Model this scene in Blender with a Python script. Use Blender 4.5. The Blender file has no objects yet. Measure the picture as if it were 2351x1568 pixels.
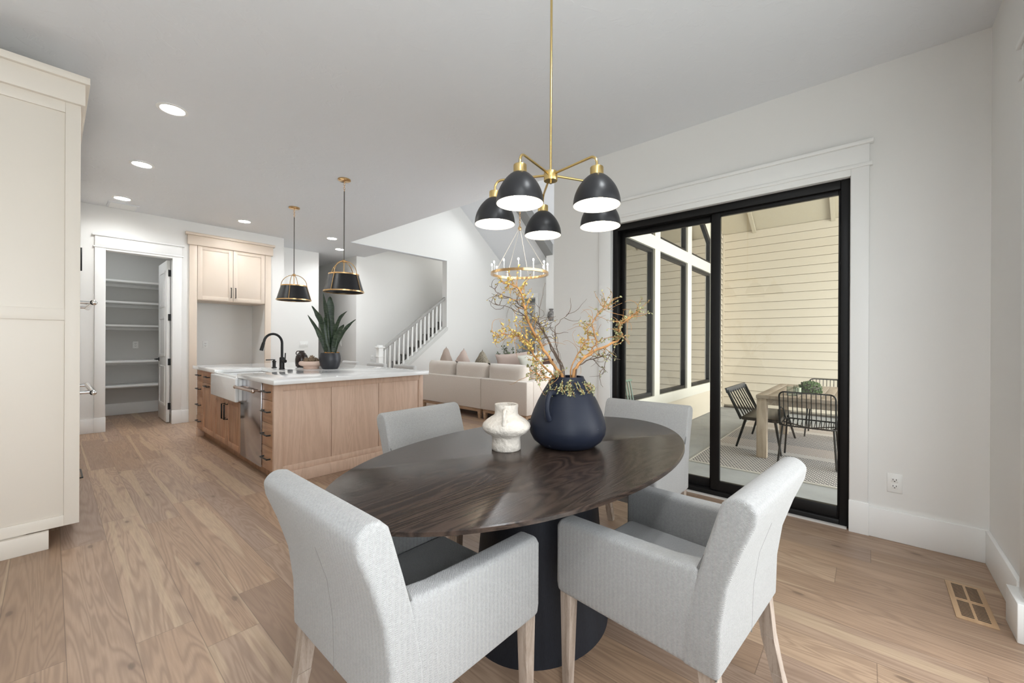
import bpy, bmesh, math, random
from mathutils import Vector, Matrix
R = math.radians
PI = math.pi
scene = bpy.context.scene
COL = scene.collection

# ------------------------------------------------------------------ camera
F_PX, H_CAM = 931.8, 1.25
pit, rol, yaw = R(-0.02), R(0.28), R(41.32)
fw = Vector((math.cos(yaw) * math.cos(pit), math.sin(yaw) * math.cos(pit), math.sin(pit)))
rt0 = Vector((math.sin(yaw), -math.cos(yaw), 0))
up0 = rt0.cross(fw)
rt = rt0 * math.cos(rol) + up0 * math.sin(rol)
up = -rt0 * math.sin(rol) + up0 * math.cos(rol)
cam_d = bpy.data.cameras.new('camera')
cam = bpy.data.objects.new('camera', cam_d)
COL.objects.link(cam)
cam_d.sensor_width = 36
cam_d.lens = F_PX / 2351 * 36
cam_d.clip_start = 0.05
M = Matrix((rt, up, -fw)).transposed().to_4x4()
M.translation = Vector((0, 0, H_CAM))
cam.matrix_world = M
scene.camera = cam

# ------------------------------------------------------------------ light and exposure
scene.view_settings.view_transform = 'Standard'
scene.view_settings.look = 'None'
scene.view_settings.gamma = 1
scene.view_settings.use_curve_mapping = False
scene.view_settings.exposure = 0.22
scene.cycles.use_denoising = True
scene.cycles.max_bounces = 10
scene.cycles.diffuse_bounces = 6
scene.cycles.glossy_bounces = 4
scene.cycles.transparent_max_bounces = 12
scene.cycles.sample_clamp_indirect = 6
scene.cycles.caustics_reflective = False
scene.cycles.caustics_refractive = False
w = bpy.data.worlds.new('sky')
scene.world = w
w.use_nodes = True
wn = w.node_tree
bg = wn.nodes['Background']
tc = wn.nodes.new('ShaderNodeTexCoord')
sx = wn.nodes.new('ShaderNodeSeparateXYZ')
cr = wn.nodes.new('ShaderNodeValToRGB')
cr.color_ramp.elements[0].position = 0.45
cr.color_ramp.elements[0].color = (0.55, 0.55, 0.5, 1)
cr.color_ramp.elements[1].position = 0.6
cr.color_ramp.elements[1].color = (0.92, 0.96, 1, 1)
mp = wn.nodes.new('ShaderNodeMapRange')
mp.inputs['From Min'].default_value = -1
wn.links.new(tc.outputs['Generated'], sx.inputs[0])
wn.links.new(sx.outputs['Z'], mp.inputs['Value'])
wn.links.new(mp.outputs[0], cr.inputs[0])
wn.links.new(cr.outputs[0], bg.inputs[0])
bg.inputs[1].default_value = 2.6


def area(name, loc, direction, sx_, sy_, power, color=(1, 1, 1), spread=180):
    d = bpy.data.lights.new(name, 'AREA')
    d.shape = 'RECTANGLE'
    d.size, d.size_y, d.energy, d.color = sx_, sy_, power, color
    d.spread = R(spread)
    o = bpy.data.objects.new(name, d)
    COL.objects.link(o)
    o.location = loc
    o.rotation_euler = Vector(direction).to_track_quat('-Z', 'Y').to_euler()
    return o


# daylight coming in through the windows of the room, plus added fill
area('daylight_south_door', (1.74, -0.74, 1.25), (0, 1, 0.35), 1.8, 2.25, 14.5, (0.87, 0.95, 1))
area('fill_south_window', (-0.20, -0.74, 1.45), (-0.1, 1, 0.5), 1.5, 1.9, 48, (0.87, 0.95, 1))  # unseen window light added to brighten the cabinets and ceiling
area('daylight_living_windows', (6.0, 2.55, 1.9), (0, 1, 0), 3.8, 2.6, 95, (0.92, 0.96, 1))
# added fill lamps without fixtures, above and behind the camera
for _x, _y, _p in ((1.25, 0.22, 9), (-0.9, -0.3, 8), (0.1, -0.2, 10)):
    _l = area('recessed_or_fill_lamp', (_x, _y, 3.03), (0, 0, -1), 0.14, 0.14, _p, (0.93, 0.97, 1), 160)
    _l.data.shape = 'DISK'
for _x, _y, _z, _p in ((0.55, 8.35, 3.03, 5), (8.5, 6.6, 2.48, 4)):  # added lamps without fixtures, to brighten the pantry and back hall
    _l = area('recessed_or_fill_lamp', (_x, _y, _z), (0, 0, -1), 0.14, 0.14, _p, (0.95, 0.98, 1), 160)
area('stair_shaft_light', (7.6, 7.7, 4.2), (-1, 0.1, -0.9), 0.8, 0.8, 14, (1, 0.99, 0.96))  # light high in the stair shaft; no window is modelled there
area('daylight_patio_side', (6.4, -4.2, 1.6), (0, 1, 0.12), 5.4, 3.2, 400, (1, 0.985, 0.96))

# ------------------------------------------------------------------ materials
MATS = {}


def nt(m):
    m.use_nodes = True
    return m.node_tree, m.node_tree.nodes['Principled BSDF']


def mat(name, c, rough=0.5, metal=0.0, emit=None, es=0, bump=None, spec=None, var=None):
    m = bpy.data.materials.new(name)
    t, p = nt(m)
    p.inputs['Base Color'].default_value = (*c, 1)
    p.inputs['Roughness'].default_value = rough
    p.inputs['Metallic'].default_value = metal
    if spec is not None:
        p.inputs['Specular IOR Level'].default_value = spec
    if emit:
        p.inputs['Emission Color'].default_value = (*emit, 1)
        p.inputs['Emission Strength'].default_value = es
    if bump:
        sc, st, dist = bump
        tcx = t.nodes.new('ShaderNodeTexCoord')
        n = t.nodes.new('ShaderNodeTexNoise')
        n.inputs['Scale'].default_value = sc
        n.inputs['Detail'].default_value = 3
        b = t.nodes.new('ShaderNodeBump')
        b.inputs['Strength'].default_value = st
        b.inputs['Distance'].default_value = dist
        t.links.new(tcx.outputs['Object'], n.inputs['Vector'])
        t.links.new(n.outputs['Fac'], b.inputs['Height'])
        t.links.new(b.outputs[0], p.inputs['Normal'])
    if var:
        sc, amt = var
        tcx = t.nodes.new('ShaderNodeTexCoord')
        n = t.nodes.new('ShaderNodeTexNoise')
        n.inputs['Scale'].default_value = sc
        n.inputs['Detail'].default_value = 4
        r = t.nodes.new('ShaderNodeValToRGB')
        r.color_ramp.elements[0].position = 0.3
        r.color_ramp.elements[1].position = 0.7
        r.color_ramp.elements[0].color = (*[x * (1 - amt) for x in c], 1)
        r.color_ramp.elements[1].color = (*[min(1, x * (1 + amt)) for x in c], 1)
        t.links.new(tcx.outputs['Object'], n.inputs['Vector'])
        t.links.new(n.outputs['Fac'], r.inputs[0])
        t.links.new(r.outputs[0], p.inputs['Base Color'])
    MATS[name] = m
    return m


class NG:
    """small node-graph helper"""
    def __init__(s, t):
        s.t = t

    def n(s, kind, **kw):
        x = s.t.nodes.new(kind)
        for k, v in kw.items():
            setattr(x, k, v)
        return x

    def math(s, op, a, b=None, c=None):
        x = s.t.nodes.new('ShaderNodeMath')
        x.operation = op
        for i, v in enumerate((a, b, c)):
            if v is None:
                continue
            if isinstance(v, (int, float)):
                x.inputs[i].default_value = v
            else:
                s.t.links.new(v, x.inputs[i])
        return x.outputs[0]

    def xyz(s, x, y, z):
        c = s.t.nodes.new('ShaderNodeCombineXYZ')
        for i, v in enumerate((x, y, z)):
            if isinstance(v, (int, float)):
                c.inputs[i].default_value = v
            else:
                s.t.links.new(v, c.inputs[i])
        return c.outputs[0]

    def noise(s, vec, scale, detail=3, dist=0.0, rough=0.5):
        x = s.t.nodes.new('ShaderNodeTexNoise')
        x.inputs['Scale'].default_value = scale
        x.inputs['Detail'].default_value = detail
        x.inputs['Distortion'].default_value = dist
        x.inputs['Roughness'].default_value = rough
        s.t.links.new(vec, x.inputs['Vector'])
        return x.outputs['Fac']

    def ramp(s, fac, stops):
        x = s.t.nodes.new('ShaderNodeValToRGB')
        e = x.color_ramp.elements
        while len(e) < len(stops):
            e.new(0.5)
        for i, (p, c) in enumerate(stops):
            e[i].position = p
            e[i].color = (*c, 1) if len(c) == 3 else c
        s.t.links.new(fac, x.inputs[0])
        return x.outputs[0]

    def mix(s, fac, a, b, mode='MIX'):
        x = s.t.nodes.new('ShaderNodeMix')
        x.data_type = 'RGBA'
        x.blend_type = mode
        for sock, v in ((x.inputs[0], fac), (x.inputs[6], a), (x.inputs[7], b)):
            if isinstance(v, (int, float)):
                sock.default_value = v
            elif isinstance(v, tuple):
                sock.default_value = (*v, 1)
            else:
                s.t.links.new(v, sock)
        return x.outputs[2]

    def link(s, a, b):
        s.t.links.new(a, b)


def wood(name, light, dark, along='Z', freq=9.0, stretch=0.10, rough=0.5, bands=7.0, fine=0.35, bump=0.15):
    m = bpy.data.materials.new(name)
    t, p = nt(m)
    g = NG(t)
    tcx = g.n('ShaderNodeTexCoord').outputs['Object']
    s = g.n('ShaderNodeSeparateXYZ')
    g.link(tcx, s.inputs[0])
    x, y, z = s.outputs
    st = stretch
    v = {'Z': g.xyz(x, y, g.math('MULTIPLY', z, st)), 'X': g.xyz(g.math('MULTIPLY', x, st), y, z),
         'Y': g.xyz(x, g.math('MULTIPLY', y, st), z)}[along]
    n1 = g.noise(v, freq, 2, 0.6)
    rings = g.math('SINE', g.math('MULTIPLY', n1, bands * 6.28))
    rings = g.math('MULTIPLY_ADD', rings, 0.5, 0.5)
    n2 = g.noise(v, freq * 28, 3)
    f = g.math('ADD', g.math('MULTIPLY', rings, 1 - fine), g.math('MULTIPLY', n2, fine * 1.2))
    c = g.ramp(f, [(0.15, dark), (0.75, light)])
    g.link(c, p.inputs['Base Color'])
    p.inputs['Roughness'].default_value = rough
    b = g.n('ShaderNodeBump')
    b.inputs['Strength'].default_value = bump
    b.inputs['Distance'].default_value = 0.002
    g.link(n2, b.inputs['Height'])
    g.link(b.outputs[0], p.inputs['Normal'])
    MATS[name] = m
    return m


def floor_mat():
    m = bpy.data.materials.new('oak_plank_floor')
    t, p = nt(m)
    g = NG(t)
    tcx = g.n('ShaderNodeTexCoord').outputs['Object']
    s = g.n('ShaderNodeSeparateXYZ')
    g.link(tcx, s.inputs[0])
    x, y, z = s.outputs
    W, L = 0.19, 1.65
    xr = g.math('DIVIDE', g.math('ADD', x, 10 * W - 0.045), W)
    row = g.math('FLOOR', xr)
    fx = g.math('FRACT', xr)
    wn1 = g.n('ShaderNodeTexWhiteNoise', noise_dimensions='1D')
    g.link(row, wn1.inputs['W'])
    yr = g.math('ADD', g.math('DIVIDE', y, L), g.math('MULTIPLY', wn1.outputs['Value'], 7.0))
    colm = g.math('FLOOR', yr)
    fy = g.math('FRACT', yr)
    idv = g.math('ADD', g.math('MULTIPLY', row, 13.7), g.math('MULTIPLY', colm, 3.31))
    wn2 = g.n('ShaderNodeTexWhiteNoise', noise_dimensions='1D')
    g.link(idv, wn2.inputs['W'])
    pv = wn2.outputs['Value']
    sc = g.n('ShaderNodeSeparateColor')
    g.link(wn2.outputs['Color'], sc.inputs[0])
    off = g.math('MULTIPLY', pv, 37.0)
    v1 = g.xyz(g.math('MULTIPLY', x, 7.5), g.math('MULTIPLY', y, 0.62), off)
    n1 = g.noise(v1, 1.0, 2, 0.7)
    rings = g.math('POWER', g.math('MULTIPLY_ADD', g.math('SINE', g.math('MULTIPLY', n1, 105.0)), 0.5, 0.5), 1.6)
    v2 = g.xyz(g.math('MULTIPLY', x, 160), g.math('MULTIPLY', y, 7), off)
    fine = g.noise(v2, 1.0, 3)
    v3 = g.xyz(g.math('MULTIPLY', x, 10), g.math('MULTIPLY', y, 0.42), g.math('ADD', off, 5.0))
    broad = g.noise(v3, 1.0, 2, 0.4)
    base = g.ramp(pv, [(0.0, (0.28, 0.185, 0.125)), (0.3, (0.41, 0.275, 0.18)), (0.6, (0.335, 0.238, 0.18)), (0.85, (0.45, 0.315, 0.21)), (1.0, (0.30, 0.213, 0.165))])
    c = g.mix(g.math('MULTIPLY', rings, 0.50), base, (0.20, 0.125, 0.085))
    sap = g.ramp(broad, [(0.58, (0, 0, 0)), (0.60, (1, 1, 1))])
    sapf = g.math('MULTIPLY', g.math('GREATER_THAN', sc.outputs[1], 0.4), 0.6)
    c = g.mix(g.math('MULTIPLY', sap, sapf), c, (0.50, 0.375, 0.25))
    c = g.mix(g.math('MULTIPLY', g.ramp(fine, [(0.35, (0, 0, 0)), (0.7, (1, 1, 1))]), 0.30), c, (0.23, 0.15, 0.10))
    # knots
    vo = g.n('ShaderNodeTexVoronoi', voronoi_dimensions='2D')
    g.link(g.xyz(g.math('MULTIPLY', x, 2.6), g.math('MULTIPLY', y, 1.1), 0.0), vo.inputs['Vector'])
    vo.inputs['Scale'].default_value = 1.0
    kd = g.math('ADD', vo.outputs['Distance'], g.math('MULTIPLY', g.math('SUBTRACT', fine, 0.5), 0.03))
    kn = g.ramp(kd, [(0.018, (1, 1, 1)), (0.035, (0.25, 0.25, 0.25)), (0.11, (0, 0, 0))])
    c = g.mix(g.math('MULTIPLY', kn, 0.75), c, (0.12, 0.075, 0.05))
    # joints
    ex = g.math('MINIMUM', fx, g.math('SUBTRACT', 1.0, fx))
    ey = g.math('MULTIPLY', g.math('MINIMUM', fy, g.math('SUBTRACT', 1.0, fy)), L / W)
    e = g.math('MINIMUM', ex, ey)
    gap = g.ramp(e, [(0.004, (1, 1, 1)), (0.011, (0, 0, 0))])
    c = g.mix(g.math('MULTIPLY', gap, 0.6), c, (0.12, 0.08, 0.055))
    g.link(c, p.inputs['Base Color'])
    rg = g.math('MULTIPLY_ADD', fine, 0.15, 0.36)
    g.link(rg, p.inputs['Roughness'])
    b = g.n('ShaderNodeBump')
    b.inputs['Strength'].default_value = 0.25
    b.inputs['Distance'].default_value = 0.0015
    g.link(g.math('SUBTRACT', g.math('MULTIPLY', fine, 0.3), gap), b.inputs['Height'])
    g.link(b.outputs[0], p.inputs['Normal'])
    return m


def fabric(name, c, scale=380, strength=0.5, herring=True):
    m = bpy.data.materials.new(name)
    t, p = nt(m)
    g = NG(t)
    tcx = g.n('ShaderNodeTexCoord').outputs['Object']
    s = g.n('ShaderNodeSeparateXYZ')
    g.link(tcx, s.inputs[0])
    x, y, z = s.outputs
    u = g.math('ADD', x, y)
    n = g.noise(tcx, scale, 2)
    if herring:
        tri = g.math('PINGPONG', u, 0.008)
        wv = g.math('SINE', g.math('MULTIPLY', g.math('ADD', z, g.math('MULTIPLY', tri, 0.9)), 1500.0))
        h = g.math('ADD', g.math('MULTIPLY', wv, 0.35), n)
    else:
        h = n
    b = g.n('ShaderNodeBump')
    b.inputs['Strength'].default_value = strength
    b.inputs['Distance'].default_value = 0.0012
    g.link(h, b.inputs['Height'])
    g.link(b.outputs[0], p.inputs['Normal'])
    n3 = g.noise(tcx, scale * 0.6, 2)
    cc = g.ramp(n3, [(0.3, tuple(v * 0.90 for v in c)), (0.7, tuple(min(1, v * 1.06) for v in c))])
    g.link(cc, p.inputs['Base Color'])
    p.inputs['Roughness'].default_value = 0.95
    p.inputs['Sheen Weight'].default_value = 0.25
    p.inputs['Specular IOR Level'].default_value = 0.15
    MATS[name] = m
    return m


def siding_mat():
    return mat('cream_lap_siding', (0.70, 0.625, 0.52), 0.75, bump=(60, 0.15, 0.002))


def glass_mat(name, tint=(0.93, 0.96, 0.95), boost=1.0):
    m = bpy.data.materials.new(name)
    m.use_nodes = True
    t = m.node_tree
    t.nodes.clear()
    out = t.nodes.new('ShaderNodeOutputMaterial')
    tr = t.nodes.new('ShaderNodeBsdfTransparent')
    tr.inputs[0].default_value = (*tint, 1)
    gl = t.nodes.new('ShaderNodeBsdfGlossy')
    gl.inputs['Roughness'].default_value = 0.0
    fr = t.nodes.new('ShaderNodeFresnel')
    fr.inputs['IOR'].default_value = 1.5
    mu = t.nodes.new('ShaderNodeMath')
    mu.operation = 'MULTIPLY'
    mu.use_clamp = True
    mu.inputs[1].default_value = boost
    mx = t.nodes.new('ShaderNodeMixShader')
    t.links.new(fr.outputs[0], mu.inputs[0])
    t.links.new(mu.outputs[0], mx.inputs[0])
    t.links.new(tr.outputs[0], mx.inputs[1])
    t.links.new(gl.outputs[0], mx.inputs[2])
    t.links.new(mx.outputs[0], out.inputs[0])
    MATS[name] = m
    return m


def table_mat():
    m = bpy.data.materials.new('black_stained_oak')
    t, p = nt(m)
    g = NG(t)
    tcx = g.n('ShaderNodeTexCoord').outputs['Object']
    s = g.n('ShaderNodeSeparateXYZ')
    g.link(tcx, s.inputs[0])
    x, y, z = s.outputs
    v = g.xyz(g.math('MULTIPLY', x, 0.55), g.math('MULTIPLY', y, 4.0), g.math('MULTIPLY', z, 4.0))
    n1 = g.noise(v, 1.5, 2, 0.8)
    rings = g.math('MULTIPLY_ADD', g.math('SINE', g.math('MULTIPLY', n1, 120.0)), 0.5, 0.5)
    v2 = g.xyz(g.math('MULTIPLY', x, 9), g.math('MULTIPLY', y, 260), g.math('MULTIPLY', z, 260))
    n2 = g.noise(v2, 1.0, 3)
    h = g.math('ADD', g.math('MULTIPLY', rings, 0.6), g.math('MULTIPLY', n2, 0.8))
    c = g.ramp(h, [(0.3, (0.016, 0.011, 0.009)), (1.1, (0.045, 0.030, 0.023))])
    g.link(c, p.inputs['Base Color'])
    p.inputs['Roughness'].default_value = 0.25
    p.inputs['Specular IOR Level'].default_value = 0.34
    b = g.n('ShaderNodeBump')
    b.inputs['Strength'].default_value = 0.22
    b.inputs['Distance'].default_value = 0.0012
    g.link(n2, b.inputs['Height'])
    g.link(b.outputs[0], p.inputs['Normal'])
    return m


def rug_mat():
    m = bpy.data.materials.new('woven_rug_pattern')
    t, p = nt(m)
    g = NG(t)
    tcx = g.n('ShaderNodeTexCoord').outputs['Object']
    s = g.n('ShaderNodeSeparateXYZ')
    g.link(tcx, s.inputs[0])
    x, y, z = s.outputs
    a = g.math('FRACT', g.math('DIVIDE', x, 0.034))
    row = g.math('FLOOR', g.math('DIVIDE', x, 0.034))
    b_ = g.math('FRACT', g.math('ADD', g.math('DIVIDE', y, 0.034), g.math('MULTIPLY', row, 0.5)))
    k = g.math('MULTIPLY', g.math('LESS_THAN', a, 0.66), g.math('LESS_THAN', b_, 0.62))
    # bands along x
    bx = g.math('FRACT', g.math('DIVIDE', g.math('ADD', x, 0.0), 1.55))
    dark = g.math('LESS_THAN', bx, 0.62)
    pale = g.math('MULTIPLY', g.math('GREATER_THAN', bx, 0.62), g.math('LESS_THAN', bx, 0.72))
    colk = g.mix(dark, (0.36, 0.27, 0.23), (0.025, 0.027, 0.04))
    k2 = g.math('MULTIPLY', k, g.math('SUBTRACT', 1.0, pale))
    c = g.mix(k2, (0.60, 0.56, 0.54), colk)
    g.link(c, p.inputs['Base Color'])
    p.inputs['Roughness'].default_value = 0.95
    bu = g.n('ShaderNodeBump')
    bu.inputs['Strength'].default_value = 0.4
    bu.inputs['Distance'].default_value = 0.004
    g.link(k, bu.inputs['Height'])
    g.link(bu.outputs[0], p.inputs['Normal'])
    return m


M_WALL = mat('warm_white_wall_paint', (0.79, 0.785, 0.765), 0.6, bump=(25, 0.05, 0.003))
M_CEIL = mat('textured_ceiling_paint', (0.77, 0.79, 0.815), 0.7)
_t = M_CEIL.node_tree
_g = NG(_t)
_o = _g.n('ShaderNodeTexCoord').outputs['Object']
_n = _g.noise(_o, 9, 4, 1.2)
_r = _g.ramp(_n, [(0.55, (0, 0, 0)), (0.60, (1, 1, 1))])
_b = _g.n('ShaderNodeBump')
_b.inputs['Strength'].default_value = 0.18
_b.inputs['Distance'].default_value = 0.004
_g.link(_r, _b.inputs['Height'])
_g.link(_b.outputs[0], _t.nodes['Principled BSDF'].inputs['Normal'])
M_TRIM = mat('white_satin_trim_paint', (0.84, 0.84, 0.825), 0.4)
M_FLOOR = floor_mat()
M_CREAM = mat('cream_painted_cabinet', (0.73, 0.675, 0.60), 0.42, bump=(180, 0.04, 0.001))
M_TAN = mat('pale_tan_cabinet', (0.70, 0.60, 0.50), 0.42)
M_OAK = wood('light_oak_veneer', (0.60, 0.43, 0.325), (0.50, 0.345, 0.255), 'Z', 4.0, 0.13, 0.5, 11.0, 0.62)
M_OAKH = wood('warm_oak_drawer_front', (0.45, 0.26, 0.155), (0.32, 0.175, 0.10), 'Y', 6.0, 0.15, 0.42, 6.0, 0.5)
M_OAKD = wood('warm_oak_door', (0.45, 0.26, 0.155), (0.32, 0.175, 0.10), 'Z', 6.0, 0.12, 0.42, 6.0, 0.5)
M_QUARTZ = mat('white_quartz', (0.84, 0.84, 0.83), 0.035, spec=0.6)
M_PORC = mat('white_fireclay', (0.88, 0.88, 0.87), 0.12, bump=(14, 0.15, 0.006))
M_BLACKM = mat('matte_black_metal', (0.02, 0.02, 0.02), 0.35, 0.6)
M_STEEL = mat('brushed_stainless', (0.55, 0.53, 0.55), 0.16, 1.0)
M_CHROME = mat('polished_chrome', (0.85, 0.85, 0.85), 0.08, 1.0)
M_BRASS = mat('brushed_brass', (0.62, 0.46, 0.20), 0.28, 1.0)
M_BRASS2 = mat('antique_brass', (0.72, 0.47, 0.23), 0.2, 1.0)
M_SHADE = mat('matte_charcoal_shade', (0.013, 0.013, 0.015), 0.36, spec=.4)
M_SHADEIN = mat('white_shade_lining', (0.9, 0.88, 0.84), 0.6)
M_BULB = mat('glowing_bulb', (1, 1, 1), 0.4, emit=(1, 0.86, 0.66), es=26)
M_CANDLE = mat('glowing_candle_bulb', (1, 1, 1), 0.4, emit=(1, 0.93, 0.82), es=45)
M_CAN = mat('glowing_recessed_lens', (1, 1, 1), 0.4, emit=(1, 0.97, 0.92), es=14)
M_TABLE = table_mat()
M_FAB = fabric('light_grey_herringbone', (0.345, 0.342, 0.335), 300, 0.9)
M_PIPE = mat('grey_piping', (0.13, 0.128, 0.124), 0.9)
M_LEG = wood('whitewashed_leg_wood', (0.40, 0.33, 0.275), (0.22, 0.165, 0.125), 'Z', 30, 0.1, 0.7, 3.0, 0.6)
M_SEAM = mat('soft_grey_seam', (0.20, 0.198, 0.19), 0.9)
M_SOFA = fabric('oatmeal_linen', (0.60, 0.54, 0.48), 300, 0.3, False)
M_SOFAW = wood('sofa_base_oak', (0.42, 0.28, 0.18), (0.30, 0.19, 0.11), 'Y', 20, 0.1, 0.6)
M_BLACKF = mat('black_powder_coated_frame', (0.008, 0.0075, 0.0075), 0.4, spec=.25)
M_GLASS = glass_mat('clear_window_glass', boost=0.9)
M_GLASSL = glass_mat('reflective_window_glass', (0.55, 0.57, 0.55), 4.5)
M_SIDING = siding_mat()
M_SOFFIT = mat('patio_soffit_panel', (0.52, 0.46, 0.35), 0.8, bump=(12, 0.5, 0.01))
M_EXTTRIM = mat('exterior_white_trim', (0.78, 0.75, 0.68), 0.6)
M_CONC = mat('patio_concrete', (0.40, 0.41, 0.43), 0.75, var=(3, 0.12), bump=(40, 0.1, 0.002))
M_GROUND = mat('lawn_ground', (0.22, 0.22, 0.15), 0.95)
M_WHITEP = mat('white_plastic', (0.82, 0.82, 0.80), 0.3)
M_DARK = mat('dark_slot', (0.02, 0.018, 0.015), 0.7)
M_GREY = mat('grey_carpet', (0.13, 0.128, 0.118), 0.95, bump=(150, 0.4, 0.004), var=(60, 0.15))
M_STOOL = mat('grey_stool_upholstery', (0.5, 0.5, 0.49), 0.6)
M_RAIL = mat('grey_handrail', (0.34, 0.335, 0.32), 0.45)
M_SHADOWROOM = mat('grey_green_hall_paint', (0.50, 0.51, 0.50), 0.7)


# ------------------------------------------------------------------ mesh builder
class B:
    def __init__(s):
        s.bm = bmesh.new()

    def box(s, x0, x1, y0, y1, z0, z1):
        v = [s.bm.verts.new((x, y, z)) for z in (z0, z1) for y in (y0, y1) for x in (x0, x1)]
        for f in ((0, 2, 3, 1), (4, 5, 7, 6), (0, 1, 5, 4), (2, 6, 7, 3), (0, 4, 6, 2), (1, 3, 7, 5)):
            s.bm.faces.new([v[i] for i in f])
        return s

    def hexa(s, p):
        """8 points: bottom 4 (ccw), top 4"""
        v = [s.bm.verts.new(q) for q in p]
        for f in ((3, 2, 1, 0), (4, 5, 6, 7), (0, 1, 5, 4), (1, 2, 6, 5), (2, 3, 7, 6), (3, 0, 4, 7)):
            s.bm.faces.new([v[i] for i in f])
        return s

    def prism(s, poly, axis, a, b):
        """poly: list of 2-d points, extruded along axis between a and b"""
        def mk(p, t):
            return {'x': (t, p[0], p[1]), 'y': (p[0], t, p[1]), 'z': (p[0], p[1], t)}[axis]
        v0 = [s.bm.verts.new(mk(p, a)) for p in poly]
        v1 = [s.bm.verts.new(mk(p, b)) for p in poly]
        n = len(poly)
        s.bm.faces.new(v0[::-1])
        s.bm.faces.new(v1)
        for i in range(n):
            j = (i + 1) % n
            s.bm.faces.new((v0[i], v0[j], v1[j], v1[i]))
        return s

    def lathe(s, prof, cx=0, cy=0, n=48, sx=1, sy=1, cap=True):
        rings = []
        for r, z in prof:
            rings.append([s.bm.verts.new((cx + r * sx * math.cos(2 * PI * i / n), cy + r * sy * math.sin(2 * PI * i / n), z)) for i in range(n)])
        for a, b in zip(rings, rings[1:]):
            for i in range(n):
                j = (i + 1) % n
                s.bm.faces.new((a[i], a[j], b[j], b[i]))
        if cap:
            if prof[0][0] > 1e-4:
                s.bm.faces.new(rings[0][::-1])
            if prof[-1][0] > 1e-4:
                s.bm.faces.new(rings[-1])
        return s

    def tube(s, pts, r, n=8, closed=False, caps=True):
        pts = [Vector(p) for p in pts]
        m = len(pts)
        rr = r if isinstance(r, (list, tuple)) else [r] * m
        rings = []
        prev = None
        for i, p in enumerate(pts):
            if closed:
                t = (pts[(i + 1) % m] - pts[i - 1])
            else:
                t = pts[min(i + 1, m - 1)] - pts[max(i - 1, 0)]
            t.normalize()
            if prev is None:
                a = Vector((0, 0, 1)) if abs(t.z) < 0.9 else Vector((1, 0, 0))
                u = t.cross(a).normalized()
            else:
                u = (prev - t * prev.dot(t))
                if u.length < 1e-6:
                    u = t.orthogonal()
                u.normalize()
            prev = u
            v = t.cross(u)
            rings.append([s.bm.verts.new(p + (u * math.cos(2 * PI * k / n) + v * math.sin(2 * PI * k / n)) * rr[i]) for k in range(n)])
        pairs = list(zip(rings, rings[1:]))
        if closed:
            pairs.append((rings[-1], rings[0]))
        for a, b in pairs:
            for k in range(n):
                j = (k + 1) % n
                s.bm.faces.new((a[k], a[j], b[j], b[k]))
        if caps and not closed:
            s.bm.faces.new(rings[0][::-1])
            s.bm.faces.new(rings[-1])
        return s

    def cyl(s, p0, p1, r, n=20, r1=None):
        return s.tube([p0, p1], [r, r if r1 is None else r1], n)

    def ball(s, c, r, sx=1, sy=1, sz=1, u=16, v=10):
        m = Matrix.Translation(c) @ Matrix.Diagonal((sx, sy, sz, 1))
        bmesh.ops.create_uvsphere(s.bm, u_segments=u, v_segments=v, radius=r, matrix=m)
        return s

    def quad(s, a, b, c, d):
        s.bm.faces.new([s.bm.verts.new(p) for p in (a, b, c, d)])
        return s


def root_loc(o):
    l = Vector((0, 0, 0))
    while o:
        l += o.location
        o = o.parent
    return l


def put(b, name, m, parent=None, bevel=0, seg=2, smooth=True, local=False, loc=None, angle=35, sub=0):
    """links a builder as ONE mesh object; geometry is in world coordinates unless local"""
    bmesh.ops.recalc_face_normals(b.bm, faces=b.bm.faces)
    if not local:
        base = root_loc(parent) if parent else Vector(loc or (0, 0, 0))
        b.bm.transform(Matrix.Translation(-base))
    me = bpy.data.meshes.new(name)
    if smooth:
        for f in b.bm.faces:
            f.smooth = True
        lim = R(angle)
        for e in b.bm.edges:
            if len(e.link_faces) == 2 and e.calc_face_angle(0) > lim:
                e.smooth = False
    b.bm.to_mesh(me)
    b.bm.free()
    me.materials.append(m)
    o = bpy.data.objects.new(name, me)
    COL.objects.link(o)
    if parent:
        o.parent = parent
    elif loc and not local:
        o.location = loc
    if bevel:
        md = o.modifiers.new('bevel', 'BEVEL')
        md.width = bevel
        md.segments = seg
        md.limit_method = 'ANGLE'
        md.angle_limit = R(30)
        md.harden_normals = False
        if smooth:
            for p in me.polygons:
                p.use_smooth = True
            for e in me.edges:
                e.use_edge_sharp = False
    if sub:
        md = o.modifiers.new('sub', 'SUBSURF')
        md.levels = md.render_levels = sub
    return o


def thing(name, label, cat, loc=(0, 0, 0), rotz=0, group=None):
    o = bpy.data.objects.new(name, None)
    COL.objects.link(o)
    o.location = loc
    o.rotation_euler = (0, 0, rotz)
    o.empty_display_size = 0.1
    o['label'] = label
    o['category'] = cat
    if group:
        o['group'] = group
    return o


def tag(o, label, cat, group=None):
    o['label'] = label
    o['category'] = cat
    if group:
        o['group'] = group
    return o


def struct(b, name, m, parent=None, **k):
    o = put(b, name, m, parent, **k)
    if parent is None:
        o['kind'] = 'structure'
    return o


def sgroup(name, loc=(0, 0, 0)):
    o = bpy.data.objects.new(name, None)
    COL.objects.link(o)
    o.location = loc
    o['kind'] = 'structure'
    return o


def copy_tree(o, parent=None):
    c = o.copy()
    COL.objects.link(c)
    c.parent = parent
    for ch in list(o.children):
        copy_tree(ch, c)
    return c


# ------------------------------------------------------------------ room shell
CZ = 3.05
b = B()
b.box(-1.95, 3.70, -0.70, 2.35, -0.1, 0).box(-1.95, 3.70, 2.35, 11.0, -0.1, 0).box(3.70, 8.1, 2.40, 11.0, -0.1, 0)
struct(b, 'floor', M_FLOOR, smooth=False)

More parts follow.
